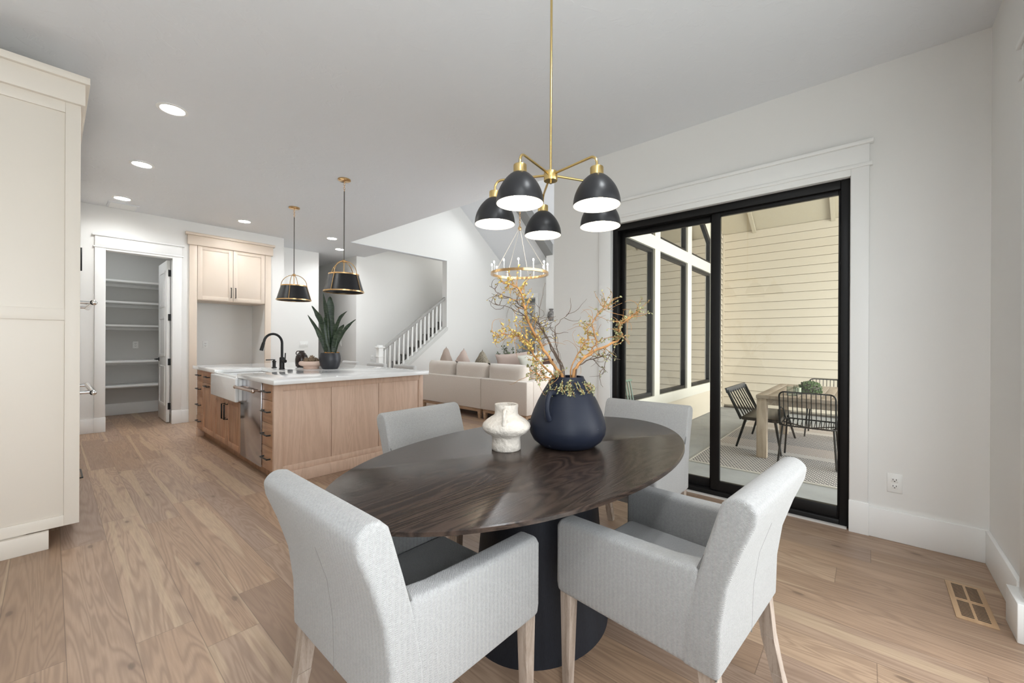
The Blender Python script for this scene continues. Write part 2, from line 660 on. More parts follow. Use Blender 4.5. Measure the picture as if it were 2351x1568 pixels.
b = B()
b.box(-1.95, 3.62, -0.70, 11.0, CZ, CZ + 0.2)
b.box(3.62, 4.48, 7.128, 11.0, CZ, CZ + 0.2)
b.box(4.48, 5.90, 7.124, 7.251, CZ, CZ + 0.012)
struct(b, 'ceiling', M_CEIL, smooth=False)

# great room vault: two slopes, ridge along y at x = 5.73
RX, RZ, SL = 5.73, 4.77, 0.768


def vz(x):
    return RZ - SL * abs(x - RX)


b = B()
b.prism([(RX, vz(RX)), (8.1, vz(8.1)), (8.1, vz(8.1) + .2), (RX, vz(RX) + .2)], 'y', 2.40, 7.128)
b.prism([(3.62, vz(3.62)), (RX, vz(RX)), (RX, vz(RX) + .2), (3.62, vz(3.62) + .2)], 'y', 2.40, 7.128)
struct(b, 'ceiling', M_CEIL, smooth=False)
# vault beams
for y0 in (5.35, 3.6):
    b = B()
    b.prism([(RX, vz(RX)), (7.86, vz(7.86)), (7.86, vz(7.86) - .24), (RX, vz(RX) - .24)], 'y', y0, y0 + 0.22)
    struct(b, 'trim_%d' % (20 + int(y0)), mat('grey_beam_%d' % int(y0), (0.22, 0.22, 0.215), 0.7), smooth=False)

# east wall of the dining room with the sliding door opening
b = B()
DX0, DX1 = 3.53, 3.70
b.box(DX0, DX1, -0.70, 0.094, 0, CZ)
b.box(DX0, DX1, 0.094, 1.845, 2.375, CZ)
b.box(DX0, DX1, 1.845, 2.517, 0, CZ)
struct(b, 'wall_east', M_WALL, smooth=False)
# south wall with glass door opening
b = B()
b.box(-1.95, -0.95, -0.70, -0.52, 0, CZ)
b.box(-0.95, 0.55, -0.70, -0.52, 0, 0.5)
b.box(-0.95, 0.55, -0.70, -0.52, 2.40, CZ)
b.box(0.55, 0.80, -0.70, -0.52, 0, CZ)
b.box(0.80, 2.68, -0.70, -0.52, 2.40, CZ)
b.box(2.68, 3.53, -0.70, -0.52, 0, CZ)
struct(b, 'wall_south', M_WALL, smooth=False)
# west wall with window
b = B()
b.box(-1.95, -1.80, -0.70, 3.85, 0, CZ)
b.box(-1.80, -0.62, 3.75, 3.85, 0, CZ)
b.box(-0.72, -0.62, 3.85, 7.77, 0, CZ)
struct(b, 'wall_west', M_WALL, smooth=False)
# kitchen north wall with pantry door opening and refrigerator niche
b = B()
Y0, Y1 = 7.77, 7.90
b.box(-0.72, 0.49, Y0, Y1, 0, CZ)
b.box(0.49, 1.21, Y0, Y1, 2.46, CZ)
b.box(1.21, 1.485, Y0, Y1, 0, CZ)
b.box(1.485, 2.42, Y0, Y1, 2.715, CZ)
b.box(2.42, 2.72, Y0, 8.50, 0, CZ)
b.box(1.35, 2.42, 8.42, 8.50, 0, CZ)
b.box(1.35, 1.485, 7.90, 8.42, 0, CZ)
struct(b, 'wall_north', M_WALL, smooth=False)
# pantry closet walls
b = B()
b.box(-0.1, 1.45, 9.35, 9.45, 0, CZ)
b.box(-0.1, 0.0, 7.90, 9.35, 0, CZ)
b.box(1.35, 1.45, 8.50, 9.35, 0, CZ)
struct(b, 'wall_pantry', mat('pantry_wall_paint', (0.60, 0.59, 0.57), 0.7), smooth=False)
# hall walls
b = B()
b.box(1.45, 3.64, 8.50, 8.62, 0, CZ)
struct(b, 'wall_hall', M_WALL, smooth=False)
b = B()
b.box(4.30, 4.42, 8.32, 11.0, 0, CZ)
b.box(3.0, 4.42, 10.7, 11.0, 0, CZ)
struct(b, 'wall_hallway', M_WALL, smooth=False)
b = B()
b.box(1.45, 3.64, 8.62, 8.72, 0, CZ).box(2.9, 3.0, 8.72, 10.7, 0, CZ)
struct(b, 'wall_hall_back', M_WALL, smooth=False)
# stair shaft
b = B()
b.box(4.30, 8.1, 8.20, 8.32, 0, 5.4)
b.box(8.0, 8.1, 7.25, 8.20, 0, 5.4)
b.box(4.37, 4.475, 7.25, 8.20, CZ + .02, 5.4)
b.box(4.36, 8.1, 7.128, 8.32, 5.4, 5.5)
struct(b, 'wall_stair', M_WALL, smooth=False)
# great room north wall with stair opening
b = B()


def gable(xa, xb, z0, ya, yb):
    xs = [xa] + ([RX] if xa < RX < xb else []) + [xb]
    b.prism([(xa, z0), (xb, z0)] + [(x, vz(x) + .1) for x in xs[::-1]], 'y', ya, yb)


gable(3.625, 5.885, CZ + 0.012, 7.124, 7.25)
gable(5.885, 8.1, 0, 7.128, 7.25)
b.prism([(4.31, 0), (5.885, 0), (5.885, 1.545), (4.31, 0.36)], 'y', 7.128, 7.25)
b.box(4.36, 8.1, 7.15, 7.25, 4.2, 5.5)
struct(b, 'wall_living_north', M_WALL, smooth=False)
# great room east wall with doorway and fireplace
b = B()
EX = 7.86
b.box(EX, 8.1, 2.40, 6.14, 0, 3.4)
b.box(EX, 8.1, 6.14, 6.78, 2.33, 3.4)
b.box(EX, 8.1, 6.78, 7.128, 0, 3.4)
struct(b, 'wall_living_east', M_WALL, smooth=False)
b = B()
b.box(8.9, 9.0, 6.0, 7.2, 0, 2.6).box(8.1, 9.0, 5.95, 6.05, 0, 2.6).box(8.1, 9.0, 7.1, 7.2, 0, 2.6).box(8.1, 9.0, 6.0, 7.2, 2.5, 2.6).box(8.1, 9.0, 6.0, 7.2, -.1, 0)
struct(b, 'wall_back_hall', M_SHADOWROOM, smooth=False)
b = B()
b.box(7.46, EX, 3.7, 5.53, 0, 3.6)
struct(b, 'wall_chimney', M_WALL, smooth=False)

# great room window wall (its outside faces the patio)
WY0, WY1 = 2.27, 2.44
wins = [(3.95, 5.61), (5.80, 6.98), (7.18, 8.35)]


def wtop(x):
    return min(3.27 - 0.66 * (x - 8.11), 4.4)


b = B()
b.box(3.70, 9.15, WY0 + .03, WY1, -0.1, 0.34)
b.box(8.52, 9.15, WY0 + .03, WY1, 0.34, 3.5)
b.prism([(3.7, 4.2), (RX, 4.6), (9.15, 3.0), (9.15, 3.6), (RX + .4, 5.6), (3.7, 4.4)], 'y', WY0 + .05, WY1)
struct(b, 'wall_living_south', M_SIDING, smooth=False)
# lap siding under the windows and beside them
b = B()
for k in range(4):
    z0 = -0.08 + k * 0.105
    b.prism([(WY0 - .006, z0 + .007), (WY0 + .010, z0 + .105), (WY0 + .04, z0 + .105), (WY0 + .04, z0 + .007)], 'x', 3.72, 9.13)
for k in range(4, 36):
    z0 = -0.08 + k * 0.105
    b.prism([(WY0 - .006, z0 + .007), (WY0 + .010, z0 + .105), (WY0 + .04, z0 + .105), (WY0 + .04, z0 + .007)], 'x', 8.52, 9.13)
struct(b, 'wall_patio_north', M_SIDING, smooth=False)
b = B()
b.box(3.70, 3.95, WY0 - .01, WY1, 0.34, 4.6)
b.box(5.61, 5.80, WY0 - .01, WY1, 0.34, 5.1)
b.box(6.98, 7.18, WY0 - .01, WY1, 0.34, 4.4)
b.box(8.35, 8.52, WY0 - .01, WY1, 0.34, 3.6)
b.box(3.70, 8.52, WY0 - .012, WY1 + .002, 0.34, 0.49)
b.box(3.70, 8.52, WY0 - .012, WY1 + .002, 2.56, 2.74)
struct(b, 'trim_1', M_EXTTRIM, smooth=False)
for i, (x0, x1) in enumerate(wins):
    g_ = sgroup('window_%d' % (i + 1), (x0, WY0, 0.49))
    f = B()
    e = 0.05
    for z0, z1 in ((0.49, 2.56),):
        f.box(x0, x0 + e, WY0 + .02, WY0 + .09, z0, z1).box(x1 - e, x1, WY0 + .02, WY0 + .09, z0, z1)
        f.box(x0 + e, x1 - e, WY0 + .02, WY0 + .09, z0, z0 + e).box(x0 + e, x1 - e, WY0 + .02, WY0 + .09, z1 - e, z1)
    f.box(x0, x0 + e, WY0 + .02, WY0 + .09, 2.74, wtop(x0) + .1).box(x1 - e, x1, WY0 + .02, WY0 + .09, 2.74, wtop(x1) + .1)
    f.box(x0 + e, x1 - e, WY0 + .02, WY0 + .09, 2.74, 2.79)
    f.prism([(x0, wtop(x0)), (x1, wtop(x1)), (x1, wtop(x1) + .12), (x0, wtop(x0) + .12)], 'y', WY0 + .02, WY0 + .09)
    struct(f, 'window_frame', M_BLACKF, g_, smooth=False)
    q = B()
    q.box(x0 + e, x1 - e, WY0 + .05, WY0 + .056, 0.49 + e, 2.56 - e)
    struct(q, 'lower_pane', M_GLASSL, g_, smooth=False)
    q = B()
    q.prism([(x0 + e, 2.79), (x1 - e, 2.79), (x1 - e, wtop(x1)), (x0 + e, wtop(x0))], 'y', WY0 + .05, WY0 + .056)
    struct(q, 'upper_pane', M_GLASSL, g_, smooth=False)
    q = B()
    q.prism([(x0, wtop(x0) + .1), (x1, wtop(x1) + .1), (x1, 5.2), (x0, 5.2)], 'y', WY0 + .03, WY1)
    struct(q, 'gable_panel', M_EXTTRIM, g_, smooth=False)

# ------------------------------------------------------------------ patio shell
b = B()
b.box(3.70, 9.3, -7.0, 2.30, -0.2, -0.08)
struct(b, 'floor', M_CONC, smooth=False)
b = B()
b.box(-30, 40, -40, -7.0, -0.3, -0.1)
b.box(-30, -1.95, -7.0, 30, -0.3, -0.1)
tag(put(b, 'lawn', M_GROUND, smooth=False), 'open dull green ground beyond the house', 'lawn')['kind'] = 'structure'
SX = 9.15
b = B()
b.box(SX + .03, SX + .2, -7.0, 2.44, -0.1, 3.6)
z = -0.02
while z < 3.44:
    z1 = min(z + 0.158, 3.46)
    b.hexa([(SX - .012, -7, z + .007), (SX + .05, -7, z + .007), (SX + .05, 2.235, z + .007), (SX - .012, 2.235, z + .007),
            (SX + .004, -7, z1), (SX + .05, -7, z1), (SX + .05, 2.235, z1), (SX + .004, 2.235, z1)])
    z = z1
b.box(SX - .012, SX + .05, 2.235, 2.27, -0.08, 3.46)
struct(b, 'wall_patio_east', M_SIDING, smooth=False)
b = B()
b.box(SX - .004, SX + .03, -7, 2.235, -0.08, -0.045)
struct(b, 'trim_2', mat('dark_brown_base_strip', (.10, .085, .07), .8), smooth=False)  # thin dark strip along the foot of the siding
# sloped patio soffit with battens
PS = 0.60
b = B()
b.prism([(SX + .1, 3.44 - .03), (6.4, 3.44 + PS * (SX - 6.4)), (6.4, 3.64 + PS * (SX - 6.4)), (SX + .1, 3.6)], 'y', -3.6, 2.30)
b.prism([(3.6, 3.45), (6.4, 3.44 + PS * (SX - 6.4)), (6.4, 3.64 + PS * (SX - 6.4)), (3.6, 3.65)], 'y', -3.6, 2.30)
struct(b, 'ceiling_patio', M_SOFFIT, smooth=False)
b = B()
for y in (1.70, 0.48, -0.74, -1.96):
    b.prism([(SX - .01, 3.405), (6.4, 3.405 + PS * (SX - 6.4)), (6.4, 3.45 + PS * (SX - 6.4)), (SX - .01, 3.45)], 'y', y - .03, y + .03)
struct(b, 'trim_3', M_SOFFIT, smooth=False)
# outside face of the dining wall, lap siding
b = B()
for (ya, yb, za, zb) in ((-0.9, 0.0, -.08, 3.5), (0.0, 1.94, 2.5, 3.5), (1.94, 2.27, -.08, 3.5)):
    z = za
    while z < zb - .01:
        z1 = min(z + .158, zb)
        b.hexa([(3.69, ya, z), (3.75, ya, z), (3.75, yb, z), (3.69, yb, z), (3.69, ya, z1), (3.732, ya, z1), (3.732, yb, z1), (3.69, yb, z1)])
        z = z1
struct(b, 'wall_patio_west', M_SIDING, smooth=False)

# ------------------------------------------------------------------ sliding patio door
g_ = sgroup('door_1', (3.60, 0.97, 0))
YA, YB, ZT = 0.097, 1.842, 2.36
f = B()
f.box(3.55, 3.68, YA, YA + .05, 0.0, ZT).box(3.55, 3.68, YB - .05, YB, 0.0, ZT)
f.box(3.55, 3.68, YA + .05, YB - .05, ZT - .06, ZT).box(3.55, 3.68, YA + .05, YB - .05, 0.0, 0.045)
struct(f, 'door_frame', M_BLACKF, g_, bevel=0.004)
f = B()
f.box(3.62, 3.655, 0.93, 0.99, 0.045, ZT - .06).box(3.62, 3.655, YB - .09, YB - .05, 0.045, ZT - .06)
f.box(3.62, 3.655, 0.99, YB - .09, 0.045, 0.115).box(3.62, 3.655, 0.99, YB - .09, ZT - .11, ZT - .06)
fx = struct(f, 'fixed_sash', M_BLACKF, g_, bevel=0.003)
f = B()
f.box(3.634, 3.640, 0.985, YB - .085, 0.11, ZT - .105)
struct(f, 'glass', M_GLASS, fx, smooth=False)
f = B()
f.box(3.57, 3.61, 0.905, 0.97, 0.05, ZT - .062).box(3.57, 3.61, YA + .05, YA + .062, 0.05, ZT - .062)
f.box(3.57, 3.61, YA + .062, 0.905, 0.05, 0.125).box(3.57, 3.61, YA + .062, 0.905, ZT - .09, ZT - .062)
sx_ = struct(f, 'sliding_sash', M_BLACKF, g_, bevel=0.003)
f = B()
f.box(3.588, 3.594, YA + .055, 0.91, 0.12, ZT - .085)
struct(f, 'glass', M_GLASS, sx_, smooth=False)
f = B()
f.box(3.525, 3.56, YA + .01, YB - .01, 0.0, 0.012)
struct(f, 'threshold', mat('pale_threshold', (0.6, 0.58, 0.55), 0.5), g_)


def casing(name, pts):
    bb = B()
    for p in pts:
        bb.box(*p)
    return struct(bb, name, M_TRIM, bevel=0.003)


# sliding door casing
casing('trim_4', [(3.508, 3.53, 0.0, 0.094, 0.19, 2.41), (3.508, 3.53, 1.845, 1.97, 0.19, 2.41),
                  (3.503, 3.53, -.005, 0.097, 0, 0.21), (3.503, 3.53, 1.842, 1.975, 0, 0.21),
                  (3.508, 3.53, 0.094, 1.845, 2.36, 2.41),
                  (3.498, 3.53, -0.015, 1.985, 2.405, 2.43), (3.506, 3.53, 0.0, 1.97, 2.43, 2.55), (3.490, 3.53, -0.02, 1.99, 2.55, 2.575),
                  (3.53, 3.555, 0.085, 0.097, 0, 2.37), (3.53, 3.555, 1.842, 1.855, 0, 2.37), (3.53, 3.555, 0.09, 1.85, 2.36, 2.38)])
# south door casing
casing('trim_5', [(2.68, 2.80, -0.52, -0.498, 0, 2.41), (0.68, 0.80, -0.52, -0.498, 0, 2.41), (2.67, 2.86, -0.52, -0.47, 0, 0.165),
                  (0.66, 2.82, -0.52, -0.49, 2.405, 2.43), (0.68, 2.80, -0.52, -0.496, 2.43, 2.55), (0.65, 2.83, -0.52, -0.485, 2.55, 2.575)])
# pantry door casing
casing('trim_6', [(0.386, 0.492, 7.748, 7.77, 0.2, 2.49), (1.192, 1.30, 7.748, 7.77, 0.2, 2.49),
                  (0.382, 0.496, 7.742, 7.77, 0, 0.2), (1.188, 1.304, 7.742, 7.77, 0, 0.2),
                  (0.37, 1.32, 7.738, 7.77, 2.485, 2.505), (0.386, 1.30, 7.746, 7.77, 2.505, 2.64), (0.36, 1.33, 7.73, 7.77, 2.64, 2.662),
                  (0.478, 0.492, 7.77, 7.90, 0, 2.47), (1.198, 1.212, 7.77, 7.90, 0, 2.47), (0.478, 1.212, 7.77, 7.90, 2.455, 2.47),
                  (0.492, 1.192, 7.748, 7.77, 2.455, 2.49)])


def base(name, *bx):
    bb = B()
    for p in bx:
        bb.box(*p)
    return struct(bb, name, M_TRIM, bevel=0.003)


base('baseboard_east', (3.512, 3.53, -0.52, 0.0, 0, 0.19), (3.512, 3.53, 1.975, 2.517, 0, 0.19))
base('baseboard_south', (2.86, 3.512, -0.52, -0.502, 0, 0.19), (-1.8, 0.66, -0.52, -0.502, 0, 0.19))
base('baseboard_north', (0.06, 0.386, 7.752, 7.77, 0, 0.19), (1.304, 1.39, 7.752, 7.77, 0, 0.19), (2.53, 2.72, 7.752, 7.77, 0, 0.19))
base('baseboard_pantry', (0.0, 1.35, 9.332, 9.35, 0, 0.19), (1.332, 1.35, 8.5, 9.33, 0, 0.19))
base('baseboard_hall', (2.72, 3.64, 8.482, 8.50, 0, 0.19), (4.282, 4.30, 8.32, 10.7, 0, 0.19))
base('baseboard_stair', (4.31, 5.3, 7.11, 7.128, 0, 0.19), (5.3, 7.86, 7.11, 7.128, 0, 0.19))
base('baseboard_living', (7.842, 7.86, 5.53, 6.14, 0, 0.19), (7.842, 7.86, 6.78, 7.11, 0, 0.19))
# casing of the far doorway and of the hall
casing('trim_7', [(7.838, 7.86, 6.05, 6.14, 0, 2.33), (7.838, 7.86, 6.78, 6.87, 0, 2.33), (7.838, 7.86, 6.05, 6.87, 2.33, 2.43)])

# unseen glazing behind the camera; the window is added for the south fill
g_ = sgroup('door_2', (1.74, -0.6, 0))
f = B()
f.box(0.80, 0.86, -0.66, -0.58, 0, 2.4).box(2.62, 2.68, -0.66, -0.58, 0, 2.4).box(0.86, 2.62, -0.66, -0.58, 2.32, 2.4).box(0.86, 2.62, -0.66, -0.58, 0, .06)
struct(f, 'door_frame', M_BLACKF, g_)
g_ = sgroup('window_4', (-0.20, -0.6, 1.45))
f = B()
f.box(-0.95, -0.89, -0.66, -0.58, 0.5, 2.4).box(0.49, 0.55, -0.66, -0.58, 0.5, 2.4).box(-0.89, 0.49, -0.66, -0.58, 0.5, 0.56).box(-0.89, 0.49, -0.66, -0.58, 2.34, 2.40)
struct(f, 'window_frame', M_BLACKF, g_)


# ------------------------------------------------------------------ pantry shelves and door
for i, z in enumerate((2.19, 1.85, 1.475, 0.895, 0.50)):
    b = B()
    dep = 8.98
    b.box(0.0, 1.35, dep, 9.35, z - .02, z + .012)
    b.box(0.0, 1.35, 9.33, 9.35, z - .07, z - .02)
    nm = ['topmost', 'second highest', 'middle', 'second lowest, above the baseboard gap', 'lowest'][i]
    tag(put(b, 'pantry_shelf', M_TRIM, bevel=0.002, loc=(0.67, 9.2, z)), 'white painted pantry shelf, %s of the five' % nm, 'shelf', 'pantry shelves')

g_ = sgroup('door_3', (1.19, 7.91, 0))
b = B()
b.box(1.150, 1.188, 7.91, 8.60, 0.01, 2.44)
leafo = struct(b, 'door_leaf', M_TRIM, g_, bevel=0.002)
b = B()
for z0, z1 in ((0.25, 0.85), (1.0, 1.6), (1.75, 2.3)):
    b.box(1.144, 1.150, 8.03, 8.06, z0, z1).box(1.144, 1.150, 8.45, 8.48, z0, z1).box(1.144, 1.150, 8.06, 8.45, z0, z0 + .03).box(1.144, 1.150, 8.06, 8.45, z1 - .03, z1)
struct(b, 'panel_moulding', M_TRIM, leafo)
for z in (2.25, 1.585, 0.915, 0.25):
    b = B()
    b.box(1.166, 1.196, 7.895, 7.912, z - .05, z + .05)
    b.cyl((1.192, 7.90, z - .05), (1.192, 7.90, z + .05), .008)
    struct(b, 'hinge', M_BLACKM, leafo)
b = B()
b.cyl((1.15, 8.53, .94), (1.095, 8.53, .94), .012).cyl((1.15, 8.53, .94), (1.142, 8.53, .94), .028).cyl((1.10, 8.54, .94), (1.10, 8.42, .94), .009)
struct(b, 'door_handle', M_BLACKM, leafo)


def outlet(name, label, loc, normal, w=.072, h=.118, kind='outlet', gangs=1):
    """flat wall plate; normal is '-x' or '-y'"""
    o = thing(name, label, 'outlet' if kind == 'outlet' else 'switch', loc)
    x, y, z = loc

    def bx(bb, a0, a1, z0, z1, d0, d1):
        if normal == '-x':
            bb.box(x - d1, x - d0, y + a0, y + a1, z + z0, z + z1)
        else:
            bb.box(x + a0, x + a1, y - d1, y - d0, z + z0, z + z1)
    b = B()
    bx(b, -w / 2, w / 2, -h / 2, h / 2, 0, .006)
    put(b, 'wall_plate', M_WHITEP, o, bevel=.002)
    if kind == 'outlet':
        for zz in (-.02, .02):
            b = B()
            bx(b, -.017, .017, zz - .014, zz + .014, .006, .008)
            r_ = put(b, 'socket', M_WHITEP, o, bevel=.001)
            b = B()
            bx(b, -.009, -.006, zz - .002, zz + .008, .008, .0085)
            bx(b, .006, .009, zz - .002, zz + .008, .008, .0085)
            bx(b, -.003, .003, zz - .010, zz - .005, .008, .0085)
            put(b, 'slots', M_DARK, r_)
    else:
        for k in range(gangs):
            a = (k - (gangs - 1) / 2) * .046
            b = B()
            bx(b, a - .016, a + .016, -.033, .033, .006, .010)
            put(b, 'rocker', M_WHITEP, o, bevel=.002)
    return o


outlet('wall_outlet', 'white duplex outlet low on the wall right of the sliding door', (3.53, -0.126, 0.365), '-x')
outlet('wall_outlet', 'white outlet on the back wall of the pantry', (0.955, 9.35, 1.16), '-y')
outlet('wall_outlet', 'white outlet inside the empty refrigerator niche', (1.73, 8.42, 1.17), '-y')
outlet('wall_outlet', 'white outlet on the wall left of the stair newel post', (4.67, 8.20, .87), '-y')
outlet('light_switch', 'white three gang rocker switch above the dark vase', (3.35, 8.50, 1.175), '-y', w=.165, kind='switch', gangs=3)
outlet('light_switch', 'white single switch on the shaded hallway wall behind the snake plant', (4.30, 8.9, 1.18), '-x', kind='switch')

# floor register
rg = thing('floor_register', 'wooden slotted floor vent by the right hand wall', 'vent', (2.93, -0.37, 0))
b = B()
b.box(2.735, 3.125, -0.435, -0.305, 0, 0.004)
put(b, 'plate', wood('register_oak', (0.50, 0.33, 0.19), (0.42, 0.27, 0.15), 'X', 8, .1), rg, bevel=.001)
for ks in (range(0, 11), range(13, 24)):
    b = B()
    for k in ks:
        x = 2.765 + k * 0.0142
        b.box(x, x + .007, -0.415, -0.375, .004, .0048).box(x, x + .007, -0.365, -0.325, .004, .0048)
    put(b, 'slots', M_DARK, rg)
# ceiling vent
cv = thing('ceiling_vent', 'white ceiling register near the pantry wall', 'vent', (0.64, 7.55, CZ))
b = B()
b.box(0.49, 0.79, 7.40, 7.71, CZ - .012, CZ)
put(b, 'frame', M_CEIL, cv, bevel=.003)
b = B()
for k in range(9):
    b.box(0.51, 0.77, 7.425 + k * .031, 7.437 + k * .031, CZ - .016, CZ - .012)
put(b, 'louvres', M_TRIM, cv)

# recessed lights
cans = [(0.625, 4.09, 'nearest the tall cream cabinet'), (0.615, 5.61, 'in the middle of the row along the cream cabinets'), (0.60, 7.15, 'beside the ceiling register'),
        (1.936, 7.11, 'over the refrigerator cabinet'), (3.27, 7.11, 'between the two kitchen pendants, nearer one'), (3.76, 7.84, 'in the hallway, farthest back')]
def can(x, y, z, lab, power=6.5, tilt=0):
    o = thing('recessed_light', 'round glowing recessed ceiling light ' + lab, 'recessed light', (x, y, z), 0, 'recessed ceiling lights')
    b = B()
    b.lathe([(.075, -.002), (.098, -.002), (.100, -.006), (.078, -.009), (.075, -.006)], 0, 0, 32, cap=False)
    put(b, 'trim_ring', M_TRIM, o, local=True)
    b = B()
    b.lathe([(.0001, -.004), (.076, -.004)], 0, 0, 32)
    put(b, 'lens', M_CAN, o, local=True)
    d = bpy.data.lights.new('recessed_or_fill_lamp', 'AREA')
    d.shape = 'DISK'
    d.size = .13
    d.energy = power
    d.color = (.93, .97, 1)
    d.spread = R(150)
    l = bpy.data.objects.new('recessed_or_fill_lamp', d)
    COL.objects.link(l)
    l.parent = o
    l.location = (0, 0, -.012)
    o.rotation_euler = (0, tilt, 0)
    return o


for x, y, lab in cans:
    can(x, y, CZ, lab)
can(6.62, 6.30, vz(6.62), 'on the sloped vault of the living room', 7, math.atan(SL))

# ------------------------------------------------------------------ tall cream cabinet with ovens
def shaker(bb, face, a0, a1, z0, z1, pos, out, rail=.06, t=.02, mid=None, rec=.009):
    """framed door or panel: face 'x' lies in a plane x=pos and spans y, face 'y' the other way"""
    def bx(p0, p1, q0, q1, d):
        lo, hi = sorted((pos, pos + out * d))
        if face == 'x':
            bb.box(lo, hi, p0, p1, q0, q1)
        else:
            bb.box(p0, p1, lo, hi, q0, q1)
    bx(a0, a0 + rail, z0, z1, t)
    bx(a1 - rail, a1, z0, z1, t)
    bx(a0 + rail, a1 - rail, z0, z0 + rail, t)
    bx(a0 + rail, a1 - rail, z1 - rail, z1, t)
    if mid:
        bx(a0 + rail, a1 - rail, mid[0], mid[1], t)
    bx(a0 + rail, a1 - rail, z0 + rail, z1 - rail, t - rec)
    return bb


def bar_handle(name, p0, p1, out, m, parent, r=.005, square=True, stand=.03):
    p0, p1, out = Vector(p0), Vector(p1), Vector(out)
    b = B()
    d = (p1 - p0).normalized()
    o = out * stand
    b.tube([p0, p0 + o, p1 + o, p1], r, 6 if square else 12)
    return put(b, name, m, parent, angle=50)


cab = thing('tall_oven_cabinet', 'tall cream cabinet with framed end panel at the left edge', 'cabinet', (-0.25, 3.72, 0))
b = B()
b.box(-0.62, 0.10, 3.72, 3.84, 0.11, 2.70).box(-0.62, -0.10, 3.70, 7.6, 0, 0.11)
b.box(-0.62, 0.10, 3.84, 7.6, 0.11, 0.66).box(-0.62, 0.10, 3.84, 7.6, 1.66, 2.70).box(-0.62, 0.10, 4.62, 7.6, 0.66, 1.66).box(-0.62, -0.5, 3.84, 4.62, 0.66, 1.66)
put(b, 'carcass', M_CREAM, cab, bevel=.002)
b = B()
shaker(b, 'y', -0.62, 0.122, 0.11, 2.70, 3.72, -1, .065, .03, (1.365, 1.436), .010)
put(b, 'end_panel', M_CREAM, cab, bevel=.0015)
b = B()
b.box(-0.62, -0.003, 3.66, 3.70, 0, 0.105)
put(b, 'toe_kick', M_CREAM, cab, bevel=.002)
b = B()
b.box(-0.62, 0.140, 3.668, 7.62, 2.70, 2.83).box(-0.62, 0.160, 3.645, 7.64, 2.83, 2.872)
put(b, 'crown_moulding', M_CREAM, cab, bevel=.002)
b = B()
shaker(b, 'x', 3.86, 4.60, 1.68, 2.68, .10, 1)
dd = put(b, 'door', M_CREAM, cab, bevel=.0015)
bar_handle('door_handle', (.12, 4.40, 1.76), (.12, 4.40, 1.93), (1, 0, 0), M_BLACKM, dd)
b = B()
shaker(b, 'x', 3.86, 4.60, 0.12, 0.64, .10, 1)
dd = put(b, 'drawer', M_CREAM, cab, bevel=.0015)
bar_handle('drawer_pull', (.12, 4.10, .29), (.12, 4.36, .29), (1, 0, 0), M_BLACKM, dd)
ov = thing('wall_oven', 'built in double wall oven seen edge on with chrome bar handles', 'oven', (0.0, 4.23, 0.66))
b = B()
b.box(-0.5, .105, 3.85, 4.61, 0.665, 1.655)
put(b, 'oven_body', M_STEEL, ov, bevel=.003)
for z0, z1 in ((.675, 1.10), (1.115, 1.645)):
    b = B()
    b.box(.105, .125, 3.855, 4.605, z0, z1)
    dr = put(b, 'oven_door', mat('oven_glass', (.02, .02, .02), .08), ov, bevel=.003)
for z in (1.495, .895):
    b = B()
    b.tube([(.19, 3.88, z), (.19, 4.58, z)], .017, 16)
    b.tube([(.12, 3.93, z - .0), (.19, 3.93, z)], .011, 10).tube([(.12, 4.53, z), (.19, 4.53, z)], .011, 10)
    b.ball((.19, 3.88, z), .018).ball((.19, 4.58, z), .018)
    put(b, 'oven_handle', M_CHROME, ov)

# ------------------------------------------------------------------ refrigerator surround cabinet
fr = thing('refrigerator_surround', 'pale tan cabinet over the empty refrigerator niche', 'cabinet', (1.95, 7.76, 0))
b = B()
b.box(1.39, 1.485, 7.742, 7.772, 0, 2.725).box(2.42, 2.51, 7.742, 7.772, 0, 2.725)
put(b, 'side_stile', M_TAN, fr, bevel=.002)
b = B()
b.box(1.365, 2.535, 7.72, 7.772, 2.70, 2.845).box(1.34, 2.56, 7.70, 7.772, 2.845, 2.885)
put(b, 'crown_moulding', M_TAN, fr, bevel=.003)
b = B()
b.box(1.486, 2.419, 7.765, 8.30, 1.862, 2.70)
put(b, 'carcass', M_TAN, fr, bevel=.001)
for a0, a1, hx in ((1.490, 1.952, 1.925), (1.957, 2.416, 1.985)):
    b = B()
    shaker(b, 'y', a0, a1, 1.872, 2.705, 7.765, -1, .06, .02)
    d_ = put(b, 'door', M_TAN, fr, bevel=.0015)
    bar_handle('door_handle', (hx, 7.745, 1.93), (hx, 7.745, 2.09), (0, -1, 0), M_BLACKM, d_, .006)

# ------------------------------------------------------------------ kitchen island
FX = 1.26     # plane of the fronts
isl = thing('kitchen_island', 'light oak island cabinet with drawers and panelled end', 'kitchen island', (2.02, 5.15, 0))
b = B()
b.box(FX + .02, 2.78, 3.82, 4.10, .105, .872).box(FX + .02, 2.78, 5.70, 6.55, .105, .872).box(1.90, 2.78, 4.10, 5.70, .105, .872)
b.box(FX + .02, 1.90, 4.715, 5.70, .105, .62)
b.box(1.33, 2.74, 3.86, 6.5, 0, .105)
put(b, 'carcass', M_OAKD, isl, bevel=.001)
b = B()
b.box(1.258, 1.33, 3.80, 3.82, .0, .872).box(2.738, 2.795, 3.80, 3.82, .0, .872)
b.box(1.258, 1.30, 3.82, 3.834, .105, .872)
b.box(1.33, 2.738, 3.80, 3.82, .812, .872).box(1.33, 2.738, 3.80, 3.82, .105, .158)
for x0, x1 in ((1.33, 1.751), (1.757, 2.242), (2.248, 2.738)):
    b.box(x0, x1, 3.807, 3.82, .158, .812)
b.box(1.751, 1.757, 3.815, 3.82, .158, .812).box(2.242, 2.248, 3.815, 3.82, .158, .812)
put(b, 'end_panel', M_OAK, isl, bevel=.001)
b = B()
